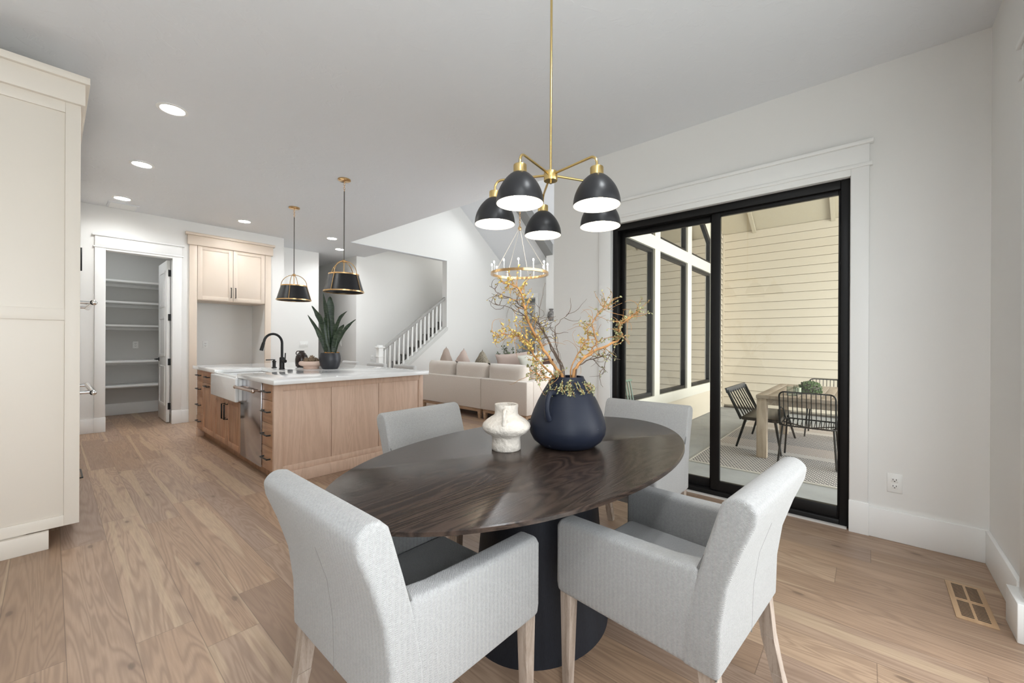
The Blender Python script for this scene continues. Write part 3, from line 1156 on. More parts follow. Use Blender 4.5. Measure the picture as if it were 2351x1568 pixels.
b.box(1.33, 2.81, 3.782, 3.80, 0, .108)
b.box(2.780, 2.80, 3.80, 6.55, 0, .108)
put(b, 'base_moulding', M_OAK, isl, bevel=.003)
b = B()
b.box(2.78, 2.795, 3.82, 6.55, .108, .872)
put(b, 'back_panel', M_OAK, isl)
b = B()
b.box(FX, FX + .09, 6.50, 6.60, 0, .105)
put(b, 'foot_block', M_OAK, isl, bevel=.002)


def drawer(y0, y1, z0, z1):
    b = B()
    b.box(FX, FX + .02, y0 + .002, y1 - .002, z0 + .002, z1 - .002)
    d_ = put(b, 'drawer', M_OAKH, isl, bevel=.0015)
    yc, zc = (y0 + y1) / 2, (z0 + z1) / 2 + .005
    L = min(.16, (y1 - y0) * .62) / 2
    bar_handle('drawer_pull', (FX, yc - L, zc), (FX, yc + L, zc), (-1, 0, 0), M_BLACKM, d_, .0068)
    return d_


for z0, z1 in ((.722, .868), (.524, .722), (.318, .524), (.112, .318)):
    drawer(3.835, 4.095, z0, z1)
    drawer(6.27, 6.55, z0, z1)
drawer(5.72, 6.27, .722, .868)


def idoor(y0, y1, z0, z1, hy, flat=False):
    b = B()
    shaker(b, 'x', y0 + .002, y1 - .002, z0, z1, FX + .02, -1, .055, .02, None, .008)
    d_ = put(b, 'door', M_OAKD, isl, bevel=.0012)
    if flat:
        bar_handle('door_handle', (FX, hy - .08, z1 - .03), (FX, hy + .08, z1 - .03), (-1, 0, 0), M_BLACKM, d_, .0065, stand=.035)
    else:
        bar_handle('door_handle', (FX, hy, z1 - .22), (FX, hy, z1 - .06), (-1, 0, 0), M_BLACKM, d_, .0075, stand=.035)


idoor(5.72, 6.27, .112, .718, 5.995, True)
idoor(5.215, 5.715, .112, .62, 5.26)
idoor(4.72, 5.21, .112, .62, 5.165)

dw = thing('dishwasher', 'panelled stainless dishwasher between sink and right hand drawers', 'dishwasher', (1.5, 4.41, .1))
b = B()
b.box(FX + .02, 1.85, 4.105, 4.71, .10, .868)
put(b, 'body', M_STEEL, dw)
b = B()
b.box(FX - .006, FX + .018, 4.108, 4.707, .105, .868)
put(b, 'door', M_STEEL, dw, bevel=.003)
b = B()
b.tube([(FX - .06, 4.14, .79), (FX - .06, 4.67, .79)], .014, 14).ball((FX - .06, 4.14, .79), .018).ball((FX - .06, 4.67, .79), .018)
b.cyl((FX - .006, 4.18, .79), (FX - .06, 4.18, .79), .009).cyl((FX - .006, 4.63, .79), (FX - .06, 4.63, .79), .009)
put(b, 'handle', mat('warm_steel_handle', (.62, .50, .43), .2, 1), dw)

b = B()
b.prism([(1.222, 3.70), (2.80, 3.70), (2.80, 6.60), (1.222, 6.60), (1.222, 5.535), (1.69, 5.535), (1.69, 4.70), (1.222, 4.70)], 'z', .875, .915)
tag(put(b, 'island_countertop', M_QUARTZ, bevel=.003, loc=(2.0, 5.15, .875)), 'glossy white quartz slab on the oak island', 'countertop')
sk = thing('farmhouse_sink', 'white apron front sink set into the island', 'sink', (1.45, 5.12, .64))
b = B()
for bx in ((1.195, 1.23, 4.66, 5.58, .635, .872), (1.23, 1.68, 4.66, 4.70, .645, .872), (1.23, 1.68, 5.54, 5.58, .645, .872), (1.66, 1.70, 4.66, 5.58, .645, .872), (1.23, 1.68, 4.70, 5.54, .635, .66)):
    b.box(*bx)
b.box(1.215, 1.25, 4.702, 5.533, .84, .893)
put(b, 'basin', M_PORC, sk, bevel=.012, seg=4)
b = B()
b.lathe([(.0001, .661), (.045, .661), (.045, .664), (.0001, .664)], 1.46, 5.12, 24)
put(b, 'drain', M_STEEL, sk)

fa = thing('kitchen_faucet', 'matte black gooseneck faucet behind the sink', 'faucet', (1.76, 5.07, .915))
b = B()
b.lathe([(.030, 0), (.030, .012), (.026, .014), (.026, .13), (.021, .14)], 0, 0, 24)
put(b, 'body', M_BLACKM, fa, local=True)
b = B()
pts = [(0, 0, .13), (0, 0, .30)] + [(-.105 + .105 * math.cos(t), 0, .30 + .105 * math.sin(t)) for t in [k * PI / 14 for k in range(1, 13)]]
ex = pts[-1]
pts += [(ex[0] - .012, 0, ex[2] - .04)]
b.tube(pts, .0135, 14)
put(b, 'spout', M_BLACKM, fa, local=True)
b = B()
e0 = Vector(pts[-1])
b.tube([e0, e0 + Vector((-.026, 0, -.085))], [.0165, .0185], 14)
put(b, 'spray_head', M_BLACKM, fa, local=True)
b = B()
b.cyl((0, -.02, .095), (0, -.062, .095), .019).tube([(0, -.055, .10), (0, -.062, .19)], [.007, .006], 8)
put(b, 'lever', M_BLACKM, fa, local=True)
fa.rotation_euler = (0, 0, R(14))
so = thing('soap_dispenser', 'small black soap pump left of the faucet', 'soap dispenser', (1.775, 5.36, .915))
b = B()
b.lathe([(.028, 0), (.028, .012), (.018, .016), (.018, .07), (.022, .072), (.022, .085), (.012, .09), (.012, .105)], 0, 0, 20)
put(b, 'base', M_BLACKM, so, local=True)
b = B()
b.tube([(0, 0, .10), (-.085, .02, .10)], .006, 8)
put(b, 'nozzle', M_BLACKM, so, local=True)
b = B()
b.lathe([(.0001, .915), (.026, .915), (.028, .918), (.022, .921), (.0001, .921)], 1.775, 4.87, 24)
tag(put(b, 'air_switch', M_BLACKM, loc=(1.775, 4.87, .915)), 'flat round black button in the island top', 'switch')

# dark jug
jg = thing('dark_jug', 'small glossy dark brown jug on the island', 'vase', (2.09, 5.36, .915))
b = B()
b.lathe([(.050, 0), (.068, .01), (.074, .05), (.074, .10), (.066, .14), (.045, .172), (.030, .186), (.028, .20), (.031, .205), (.024, .203), (.022, .185)], 0, 0, 32, cap=False)
put(b, 'body', mat('glossy_dark_brown_glaze', (.022, .012, .010), .15), jg, local=True)
b = B()
b.tube([(-.020, .014, .20), (-.045, .03, .198), (-.055, .036, .175), (-.050, .033, .155)], .006, 8)
put(b, 'handle', MATS['glossy_dark_brown_glaze'], jg, local=True)

# footed bowl with pods
bw = thing('footed_bowl', 'pink beige footed clay bowl beside the snake plant', 'bowl', (2.03, 4.93, .915))
b = B()
b.lathe([(.082, 0), (.086, .006), (.082, .026), (.090, .032), (.115, .040), (.132, .055), (.134, .072), (.124, .088), (.112, .092), (.104, .086), (.09, .062), (.0001, .056)], 0, 0, 48)
put(b, 'bowl', mat('pink_beige_clay', (.66, .50, .42), .7, bump=(40, .2, .002)), bw, local=True)
random.seed(4)
M_POD = mat('dried_artichoke_pod', (.30, .22, .15), .8, var=(30, .4))
pods = []
for i, (px_, py_, r_) in enumerate([(-.05, .03, .032), (.0, .055, .028), (.055, .03, .03), (.05, -.035, .028), (-.01, -.045, .033), (-.062, -.025, .027), (.0, .003, .036)]):
    z_ = .088 + (.022 if i == 6 else 0)
    b = B()
    b.ball((0, 0, .0), r_ * .8, 1, 1, 1.0, 10, 8)
    for lv in range(4):
        nn = 8 - lv
        for k in range(nn):
            a = 2 * PI * (k + .5 * lv) / nn
            el = -.3 + lv * .45
            c = Vector((math.cos(a) * math.cos(el), math.sin(a) * math.cos(el), math.sin(el))) * r_ * .85
            tip = c * 1.35 + Vector((0, 0, r_ * .35))
            sd = Vector((-math.sin(a), math.cos(a), 0)) * r_ * .32
            v = [b.bm.verts.new(q) for q in (c - sd, c + sd, tip, c * .8)]
            b.bm.faces.new(v[:3])
            b.bm.faces.new((v[3], v[1], v[2]))
            b.bm.faces.new((v[0], v[3], v[2]))
    o = put(b, 'dried_pod', M_POD, local=True, smooth=False)
    o.location = (2.03 + px_, 4.93 + py_, .915 + z_ + .008)
    o.rotation_euler = (random.uniform(-.6, .6), random.uniform(-.6, .6), random.uniform(0, 6))
    tag(o, 'dried brown artichoke pod heaped in the footed clay bowl', 'dried pod', 'pods in the footed bowl')

# snake plant
sp = thing('snake_plant', 'snake plant with dark mottled leaves in round black pot', 'plant', (2.18, 4.77, .915))
b = B()
b.lathe([(.070, 0), (.085, .004), (.105, .04), (.117, .09), (.118, .12), (.112, .16), (.104, .190), (.098, .190), (.098, .17), (.0001, .168)], 2.18, 4.77, 48)
for v in b.bm.verts:
    v.co.z += .915
put(b, 'pot', mat('satin_black_planter', (.020, .021, .026), .38, bump=(90, .15, .001)), sp)
b = B()
random.seed(9)
for k in range(90):
    a, rr = random.uniform(0, 2 * PI), .092 * math.sqrt(random.random())
    b.ball((2.18 + rr * math.cos(a), 4.77 + rr * math.sin(a), 1.09 + random.uniform(0, .02)), random.uniform(.006, .013), 1, 1, .7, 6, 4)
put(b, 'bark_chips', mat('orange_bark_chips', (.45, .23, .07), .9), sp)['kind'] = 'stuff'
m = bpy.data.materials.new('mottled_snake_leaf')
t_, p_ = nt(m)
gg = NG(t_)
oc = gg.n('ShaderNodeTexCoord').outputs['Object']
s3 = gg.n('ShaderNodeSeparateXYZ')
gg.link(oc, s3.inputs[0])
nn = gg.noise(gg.xyz(gg.math('MULTIPLY', s3.outputs[0], 20), gg.math('MULTIPLY', s3.outputs[1], 20), gg.math('MULTIPLY', s3.outputs[2], 95)), 1, 3, .3)
gg.link(gg.ramp(nn, [(.42, (.012, .026, .014)), (.58, (.045, .07, .038))]), p_.inputs[0])
p_.inputs['Roughness'].default_value = .38
M_LEAFS = m
LEAVES = [[(2.176, 4.775, 1.094), (2.165, 4.787, 1.361), (2.151, 4.804, 1.566), (2.123, 4.835, 1.813), 0.031], [(2.186, 4.763, 1.094), (2.185, 4.764, 1.361), (2.174, 4.777, 1.669), (2.171, 4.781, 1.772), 0.034], [(2.152, 4.802, 1.094), (2.145, 4.81, 1.31), (2.1, 4.861, 1.515), (2.042, 4.927, 1.658), 0.031], [(2.146, 4.81, 1.094), (2.118, 4.841, 1.258), (2.056, 4.911, 1.412), (1.992, 4.985, 1.555), 0.026], [(2.213, 4.732, 1.094), (2.226, 4.718, 1.259), (2.267, 4.672, 1.387), (2.294, 4.641, 1.439), 0.034], [(2.207, 4.74, 1.094), (2.206, 4.741, 1.31), (2.253, 4.688, 1.516), (2.307, 4.626, 1.598), 0.026], [(2.22, 4.725, 1.094), (2.254, 4.687, 1.259), (2.321, 4.61, 1.414), (2.389, 4.533, 1.501), 0.021], [(2.139, 4.817, 1.094), (2.111, 4.849, 1.207), (2.084, 4.88, 1.283), (2.053, 4.915, 1.376), 0.01], [(2.193, 4.756, 1.094), (2.172, 4.779, 1.207), (2.158, 4.795, 1.361), (2.144, 4.811, 1.525), 0.017], [(2.207, 4.74, 1.094), (2.206, 4.741, 1.207), (2.206, 4.741, 1.31), (2.199, 4.749, 1.464), 0.015]]
for li, L in enumerate(LEAVES):
    P4 = [Vector(q) for q in L[:4]]
    hw = L[4]
    b = B()
    N_ = 22
    ph = random.uniform(0, 6)
    rowsv = []
    dpt = [0, .02, -.02, .035, -.03, .015, -.035, .03, -.045, .045][li]
    for i in range(N_ + 1):
        t = i / N_
        # Catmull-Rom through the four points
        seg_ = min(int(t * 3), 2)
        u = t * 3 - seg_
        a0 = P4[max(seg_ - 1, 0)]
        a1, a2 = P4[seg_], P4[seg_ + 1]
        a3 = P4[min(seg_ + 2, 3)]
        c = .5 * ((2 * a1) + (a2 - a0) * u + (2 * a0 - 5 * a1 + 4 * a2 - a3) * u * u + (3 * a1 - a0 - 3 * a2 + a3) * u ** 3)
        c = c + Vector((.75, .66, 0)) * dpt * (.4 + .6 * t)
        wv = hw * (0.62 + .55 * math.sin(min(t * 1.25, 1) * PI * .75)) * (1 if t < .72 else max(0, (1 - t) / .28) ** .75)
        wv *= 1 + .10 * math.sin(t * 22 + ph)
        sd = Vector((.66, -.75, 0))
        sd = (Matrix.Rotation(.35 * math.sin(t * 2 + ph), 3, 'Z') @ sd)
        nrm = Vector((-.75, -.66, 0))
        rowsv.append([b.bm.verts.new(c - sd * wv + nrm * .004), b.bm.verts.new(c - nrm * wv * .18 + nrm * 0), b.bm.verts.new(c + sd * wv + nrm * .004),
                      b.bm.verts.new(c - nrm * (wv * .18 + .003))])
    for r0, r1 in zip(rowsv, rowsv[1:]):
        for k, j in ((0, 1), (1, 2), (2, 3), (3, 0)):
            b.bm.faces.new((r0[k], r0[j], r1[j], r1[k]))
    put(b, 'leaf', M_LEAFS, sp)

# ------------------------------------------------------------------ counter stools behind the island
def make_stool():
    o = thing('counter_stool', 'x', 'stool', (0, 0, 0), 0, 'counter stools')
    b = B()
    prof = []
    b.prism([(.0, .60), (.05, .60), (.085, .90), (.05, .92), (.015, .90)], 'x', -.24, .24)
    bk = put(b, 'backrest', M_STOOL, o, bevel=.02, seg=3, local=True)
    b = B()
    b.box(-.23, .23, -.40, .03, .60, .67)
    put(b, 'seat', M_STOOL, o, bevel=.02, seg=3, local=True)
    for sx2 in (-1, 1):
        for y_ in (-.37, 0.02):
            b = B()
            b.tube([(sx2 * .2, y_, .61), (sx2 * .22, y_ + (-.02 if y_ < 0 else .02), 0)], [.018, .012], 8)
            put(b, 'leg', M_BLACKM, o, local=True)
    return o


st0 = make_stool()
for i, (y_, lab) in enumerate(((6.38, 'counter stool behind the island, farthest left, its grey back top showing'), (5.57, 'middle counter stool behind the island, in front of the stair newel'), (4.83, 'counter stool behind the island, nearest the sofa'))):
    o = st0 if i == 0 else copy_tree(st0)
    o['label'] = lab
    o.location = (3.20, y_, 0)
    o.rotation_euler = (0, 0, R(-90))


# ------------------------------------------------------------------ kitchen pendants
def pendant(x, y, label, rot=0):
    o = thing('drum_pendant', label, 'pendant light', (x, y, CZ), R(rot), 'drum pendants over the island')
    zt, zb = 1.985 - CZ, 1.795 - CZ
    rt_, rb_ = .158, .212
    b = B()
    b.lathe([(.0001, 0), (.068, 0), (.068, -.012), (.055, -.02), (.0001, -.022)], 0, 0, 28)
    put(b, 'canopy', M_BRASS2, o, local=True)
    b = B()
    for k in range(5):
        z_ = -.035 - k * .022
        pts = [(.009 * math.cos(a), 0, z_ + .014 * math.sin(a)) if k % 2 else (0, .009 * math.cos(a), z_ + .014 * math.sin(a)) for a in [j * PI / 6 for j in range(12)]]
        b.tube(pts, .0022, 6, closed=True)
    put(b, 'chain', M_BRASS2, o, local=True)
    b = B()
    b.tube([(0, 0, -.13), (0, 0, zt + .15)], .006, 10)
    put(b, 'rod', mat('grey_bronze_rod', (.16, .15, .14), .4, .8) if 'grey_bronze_rod' not in MATS else MATS['grey_bronze_rod'], o, local=True)
    b = B()
    b.ball((0, 0, zt + .15), .022, 1, 1, .85)
    b.tube([(0, 0, zt + .15), (0, 0, zt - .02)], .005, 8)
    put(b, 'hub', M_BRASS2, o, local=True)
    b = B()
    b.lathe([(rb_ - .002, zb), (rt_ - .002, zt), (rt_ - .006, zt), (rb_ - .006, zb), (rb_ - .002, zb)], 0, 0, 56, cap=False)
    sh = put(b, 'shade', M_SHADE, o, local=True)
    b = B()
    for rr, zz in ((rt_, zt), (rb_, zb)):
        b.lathe([(rr - .007, zz - .007), (rr + .003, zz - .007), (rr + .003, zz + .007), (rr - .007, zz + .007), (rr - .007, zz - .007)], 0, 0, 56, cap=False)
    put(b, 'rim', M_BRASS2, o, local=True)
    for k in range(4):
        a = PI / 2 * k + PI / 4
        ca, sa = math.cos(a), math.sin(a)
        b = B()
        pts = [((rb_ + .004) * ca, (rb_ + .004) * sa, zb - .006), ((rt_ + .004) * ca, (rt_ + .004) * sa, zt)]
        pts += [((rt_ + .004) * math.cos(u) * ca, (rt_ + .004) * math.cos(u) * sa, zt + .15 * math.sin(u)) for u in [j * PI / 20 for j in range(1, 10)]]
        pts += [(.012 * ca, .012 * sa, zt + .15)]
        b.tube(pts, .0042, 7)
        put(b, 'rib', M_BRASS2, o, local=True)
    b = B()
    b.ball((0, 0, zt - .07), .03)
    put(b, 'bulb', M_SHADEIN, o, local=True)
    return o


pendant(2.165, 4.41, 'black drum pendant with brass ribs above the snake plant, nearer of two', -18)
pendant(2.18, 5.86, 'black drum pendant with brass ribs above the sink, farther of two', 8)

# ------------------------------------------------------------------ dining table
TCX, TCY = 1.487, 1.123
tb = thing('dining_table', 'oval dark stained oak dining table on a black pedestal', 'table', (TCX, TCY, 0))
b = B()
n = 96
A_, Bt = .972, .548
b.lathe([(.0001, .760), (.994, .760), (1.0, .757), (1.0, .745), (.90, .728), (.0001, .728)], 0, 0, n, A_, Bt)
tt = put(b, 'tabletop', M_TABLE, tb, local=True)
b = B()
b.lathe([(.0001, .728), (.27, .728), (.345, 0.0), (.0001, 0)], 0, 0, 72, 1, .82)
M_PED = wood('black_oak_pedestal', (.011, .013, .019), (.005, .005, .008), 'Z', 20, .05, .6, 2, .8, .4)
M_PED.node_tree.nodes['Principled BSDF'].inputs['Specular IOR Level'].default_value = .3
put(b, 'pedestal', M_PED, tb, local=True)

# ------------------------------------------------------------------ dining chairs
def make_chair():
    o = thing('dining_armchair', 'x', 'chair', (0, 0, 0), 0, 'upholstered dining armchairs')
    W = .56
    h = W / 2
    # backrest slab: side profile (y, z), rear edge leans backward
    rear = [(0.0, .355), (-.004, .50), (-.020, .61), (-.052, .71), (-.084, .79)]
    front = [(-.090, .828), (-.074, .848), (-.050, .857), (-.024, .850), (-.004, .830), (.006, .800), (.036, .70), (.070, .58), (.092, .47), (.10, .355)]
    b = B()
    b.prism(rear + front, 'x', -h, h)
    put(b, 'backrest', M_FAB, o, bevel=.026, seg=5, local=True)
    for sd in (-1, 1):
        x0, x1 = sorted((sd * h, sd * (h - .078)))
        b = B()
        b.prism([(.04, .355), (.548, .355), (.555, .39), (.555, .590), (.540, .617), (.30, .622), (.14, .628), (.05, .64)], 'x', x0 + .001, x1 - .001)
        put(b, 'armrest', M_FAB, o, bevel=.018, seg=4, local=True)
    b = B()
    b.box(-h + .07, h - .07, .06, .50, .368, .44)
    put(b, 'seat_frame', M_FAB, o, bevel=.008, local=True)
    b = B()
    x0 = h - .080
    N_ = 8
    b.box(-x0, x0, .07, .535, .425, .478)
    put(b, 'seat', M_FAB, o, bevel=.022, seg=4, local=True)
    # piping
    for sd in (-1, 1):
        xx = sd * (h - .006)
        b = B()
        pts = [(sd * (h - .0075), y_ + .0075, z_) for y_, z_ in rear]
        pts += [(sd * (h - .0075), -.081, .822), (sd * (h - .0075), -.069, .840), (sd * (h - .0075), -.050, .849), (sd * (h - .0075), -.028, .843), (sd * (h - .0075), -.012, .825), (sd * (h - .0075), -.002, .798), (sd * (h - .0075), .028, .70), (sd * (h - .0075), .056, .635)]
        b.tube(pts, .0032, 6)
        put(b, 'piping', M_PIPE, o, local=True)
        b = B()
        b.tube([(sd * (h - .003), .10, .612), (sd * (h - .003), .3, .604), (sd * (h - .003), .525, .598), (sd * (h - .012), .548, .585)], .0016, 6)
        put(b, 'arm_seam', M_PIPE, o, local=True)
    b = B()
    b.tube([(0, y_ + .0006, z_) for y_, z_ in rear[:4]], .0012, 6)
    put(b, 'back_seam', M_SEAM, o, local=True)
    for sd in (-1, 1):
        b = B()
        xa, xb = sd * (h - .052), sd * (h - .010)
        x0, x1 = min(xa, xb), max(xa, xb)
        b.hexa([(x0 + .008, .505, 0), (x1 - .004, .505, 0), (x1 - .004, .535, 0), (x0 + .008, .535, 0), (x0, .492, .36), (x1, .492, .36), (x1, .540, .36), (x0, .540, .36)])
        put(b, 'leg', M_LEG, o, bevel=.003, local=True)
        b = B()
        secs = [(.37, .012, .060), (.22, -.004, .036), (.10, -.028, .006), (0.0, -.055, -.025)]
        for (za, ya0, ya1), (zb, yb0, yb1) in zip(secs, secs[1:]):
            b.hexa([(x0 + .003, yb0, zb), (x1 - .002, yb0, zb), (x1 - .002, yb1, zb), (x0 + .003, yb1, zb), (x0, ya0, za), (x1, ya0, za), (x1, ya1, za), (x0, ya1, za)])
        put(b, 'leg', M_LEG, o, local=True)
    return o


ch0 = make_chair()
for i, (x, y, rz, lab) in enumerate([
        (0.510, 1.085, -90, 'grey upholstered armchair at the left end of the table, its back toward us'),
        (1.433, 0.268, -5, 'grey upholstered armchair on the near side of the table, seen from its side'),
        (1.468, 1.962, 183, 'grey upholstered armchair between the table and the island'),
        (2.575, 1.105, 92, 'grey upholstered armchair at the right end beside the sliding door')]):
    o = ch0 if i == 0 else copy_tree(ch0)
    o['label'] = lab
    o.location = (x, y, 0)
    o.rotation_euler = (0, 0, R(rz))

# ------------------------------------------------------------------ table decor
wv_ = thing('white_clay_vase', 'small rough white clay vase with one handle facing us', 'vase', (1.372, 1.238, .760))
M_CLAY = mat('rough_white_clay', (.58, .53, .47), .95, bump=(42, .9, .011), var=(14, .10))
b = B()
b.lathe([(.0001, 0), (.062, 0), (.066, .004), (.065, .03), (.063, .055), (.069, .066), (.094, .080), (.107, .095), (.110, .106), (.106, .118), (.090, .134), (.070, .147), (.058, .154), (.053, .162), (.052, .180), (.054, .200), (.053, .205), (.045, .204), (.044, .185), (.044, .14), (.0001, .13)], 0, 0, 64)
put(b, 'body', M_CLAY, wv_, local=True, angle=70)
b = B()
hd = Vector((math.cos(R(216)), math.sin(R(216)), 0))
for s_ in (1, -1):
    q = hd * s_
    b = B()
    b.tube([q * .052 + Vector((0, 0, .186)), q * .078 + Vector((0, 0, .185)), q * .098 + Vector((0, 0, .170)), q * .102 + Vector((0, 0, .148)), q * .096 + Vector((0, 0, .125))], [.0075, .0075, .007, .007, .009], 10)
    put(b, 'handle', M_CLAY, wv_, local=True)

bv = thing('black_pear_vase', 'large matte blue black pear shaped vase with loop handles', 'vase', (1.622, 1.074, .760))
mb = mat('matte_blue_black_ceramic', (.022, .026, .040), .45, spec=.22)
t_ = mb.node_tree
gg = NG(t_)
oc = gg.n('ShaderNodeTexCoord').outputs['Object']
s3 = gg.n('ShaderNodeSeparateXYZ')
gg.link(oc, s3.inputs[0])
band = gg.noise(gg.xyz(gg.math('MULTIPLY', s3.outputs[0], 3), gg.math('MULTIPLY', s3.outputs[1], 3), gg.math('MULTIPLY', s3.outputs[2], 260)), 1, 2)
chip = gg.noise(gg.xyz(gg.math('MULTIPLY', s3.outputs[0], 38), gg.math('MULTIPLY', s3.outputs[1], 38), gg.math('MULTIPLY', s3.outputs[2], 60)), 1, 4, .6)
cm = gg.ramp(chip, [(.735, (0, 0, 0)), (.75, (1, 1, 1))])
c1_ = gg.mix(cm, (.012, .015, .026), (.55, .56, .58))
gg.link(c1_, t_.nodes['Principled BSDF'].inputs[0])
bb_ = gg.n('ShaderNodeBump')
bb_.inputs['Strength'].default_value = .2
bb_.inputs['Distance'].default_value = .001
gg.link(band, bb_.inputs['Height'])
gg.link(bb_.outputs[0], t_.nodes['Principled BSDF'].inputs['Normal'])
b = B()
b.lathe([(.0001, 0), (.105, 0), (.130, .006), (.160, .030), (.176, .060), (.180, .090), (.174, .125), (.160, .165), (.140, .210), (.116, .255), (.093, .293), (.078, .318), (.075, .326), (.068, .324), (.070, .31), (.095, .27), (.13, .19), (.13, .05), (.0001, .03)], 0, 0, 80)
put(b, 'body', mb, bv, local=True, angle=60)
for s_, ang in ((1, 184), (-1, 4)):
    a = R(ang)
    q = Vector((math.cos(a), math.sin(a), 0))
    b = B()
    pts = [q * .108 + Vector((0, 0, .250)), q * .132 + Vector((0, 0, .262)), q * .155 + Vector((0, 0, .260)), q * .172 + Vector((0, 0, .242)), q * .180 + Vector((0, 0, .215)), q * .182 + Vector((0, 0, .190)), q * .176 + Vector((0, 0, .165)), q * .164 + Vector((0, 0, .145))]
    b.tube(pts, [.014, .013, .012, .012, .012, .012, .013, .017], 12)
    put(b, 'handle', mb, bv, local=True)

BR = {
'a': [(1.613, 1.082, 1.052), (1.599, 1.09, 1.09), (1.56, 1.126, 1.154), (1.527, 1.155, 1.227), (1.495, 1.183, 1.297), (1.468, 1.206, 1.376), (1.455, 1.212, 1.447), (1.439, 1.222, 1.493), (1.406, 1.25, 1.516), (1.38, 1.272, 1.519)],
'b': [(1.617, 1.078, 1.052), (1.606, 1.098, 1.134), (1.577, 1.138, 1.213), (1.557, 1.168, 1.298), (1.541, 1.195, 1.342), (1.508, 1.239, 1.402), (1.47, 1.29, 1.453), (1.43, 1.344, 1.483), (1.404, 1.381, 1.517)],
'c': [(1.621, 1.073, 1.052), (1.609, 1.087, 1.124), (1.576, 1.125, 1.217), (1.534, 1.172, 1.316), (1.469, 1.247, 1.388), (1.421, 1.301, 1.419), (1.392, 1.334, 1.429)],
'd': [(1.606, 1.09, 1.052), (1.575, 1.111, 1.084), (1.545, 1.13, 1.111), (1.511, 1.153, 1.152), (1.481, 1.171, 1.191), (1.457, 1.183, 1.25), (1.415, 1.216, 1.277), (1.377, 1.244, 1.281), (1.327, 1.287, 1.277)],
'e': [(1.62, 1.075, 1.052), (1.605, 1.107, 1.144), (1.581, 1.149, 1.248), (1.558, 1.19, 1.332), (1.561, 1.203, 1.349), (1.572, 1.204, 1.411), (1.598, 1.19, 1.538)],
'f': [(1.618, 1.076, 1.052), (1.602, 1.1, 1.141), (1.589, 1.122, 1.25), (1.592, 1.124, 1.323), (1.618, 1.1, 1.361), (1.641, 1.081, 1.384)],
'g': [(1.628, 1.065, 1.052), (1.636, 1.047, 1.117), (1.662, 1.008, 1.173), (1.697, 0.959, 1.214), (1.754, 0.884, 1.254), (1.763, 0.864, 1.286), (1.747, 0.874, 1.323), (1.766, 0.842, 1.355), (1.793, 0.801, 1.393)],
'h': [(1.625, 1.068, 1.052), (1.658, 1.044, 1.139), (1.702, 1.006, 1.193), (1.736, 0.981, 1.251), (1.726, 1.004, 1.337), (1.762, 0.975, 1.406), (1.798, 0.948, 1.434)],
'i': [(1.631, 1.062, 1.052), (1.641, 1.035, 1.13), (1.671, 0.985, 1.167), (1.706, 0.931, 1.186), (1.717, 0.904, 1.189), (1.692, 0.917, 1.139), (1.676, 0.919, 1.099)],
'j': [(1.624, 1.07, 1.052), (1.647, 1.073, 1.113), (1.685, 1.061, 1.185), (1.723, 1.048, 1.238), (1.757, 1.039, 1.281), (1.765, 1.061, 1.325)],
'k': [(1.614, 1.081, 1.052), (1.565, 1.092, 1.079), (1.516, 1.101, 1.082), (1.463, 1.116, 1.096), (1.407, 1.134, 1.122)]}
M_BR1 = mat('golden_brown_bark', (.40, .20, .07), .7, var=(40, .35))
M_BR2 = mat('dark_grey_brown_bark', (.12, .085, .065), .8, var=(40, .3))
M_LF1 = mat('dried_yellow_green_leaves', (.56, .43, .12), .7, var=(25, .35))
M_LF2 = mat('dusty_olive_leaves', (.30, .30, .15), .7, var=(25, .35))
INFO = {'a': (M_BR1, .0085, M_LF1, 34, 30, 'thick golden branch curling over at the top left, dried leaves'),
        'b': (M_BR2, .0045, M_LF1, 18, 8, 'long thin dark branch reaching to the upper left'),
        'c': (M_BR2, .0035, M_LF1, 12, 6, 'thin dark branch pointing left just below the highest ones'),
        'd': (M_BR1, .0060, M_LF1, 36, 34, 'golden leafy branch spreading level to the left above the sofa'),
        'e': (M_BR2, .0032, M_LF2, 3, 0, 'bare dark twig standing almost upright in front of the chimney'),
        'f': (M_BR2, .0030, M_LF2, 5, 0, 'short bare forked twig in the centre of the vase'),
        'g': (M_BR1, .0080, M_LF2, 30, 26, 'thick golden branch sweeping right across the door frame'),
        'h': (M_BR1, .0050, M_LF2, 20, 18, 'bent golden branch rising against the door casing'),
        'i': (M_BR2, .0038, M_LF2, 8, 12, 'thin dark branch drooping down at the right'),
        'j': (M_BR1, .0040, M_LF1, 22, 26, 'short leafy branch standing right of the vase mouth'),
        'k': (M_BR1, .0045, M_LF2, 20, 34, 'low leafy branch spilling over the left lip of the vase')}
random.seed(21)


def rv():
    return Vector((random.uniform(-1, 1), random.uniform(-1, 1), random.uniform(-1, 1))).normalized()


def leaf_(b, p, d, L):
    s_ = d.cross(rv()).normalized() * L * .33
    m_ = p + d * L * .5
    vs = [b.bm.verts.new(q) for q in (p, m_ + s_, p + d * L, m_ - s_)]
    b.bm.faces.new(vs)
    vs2 = [b.bm.verts.new(q + d.cross(s_).normalized() * .0012) for q in (p, m_ + s_, p + d * L, m_ - s_)]
    b.bm.faces.new(vs2[::-1])


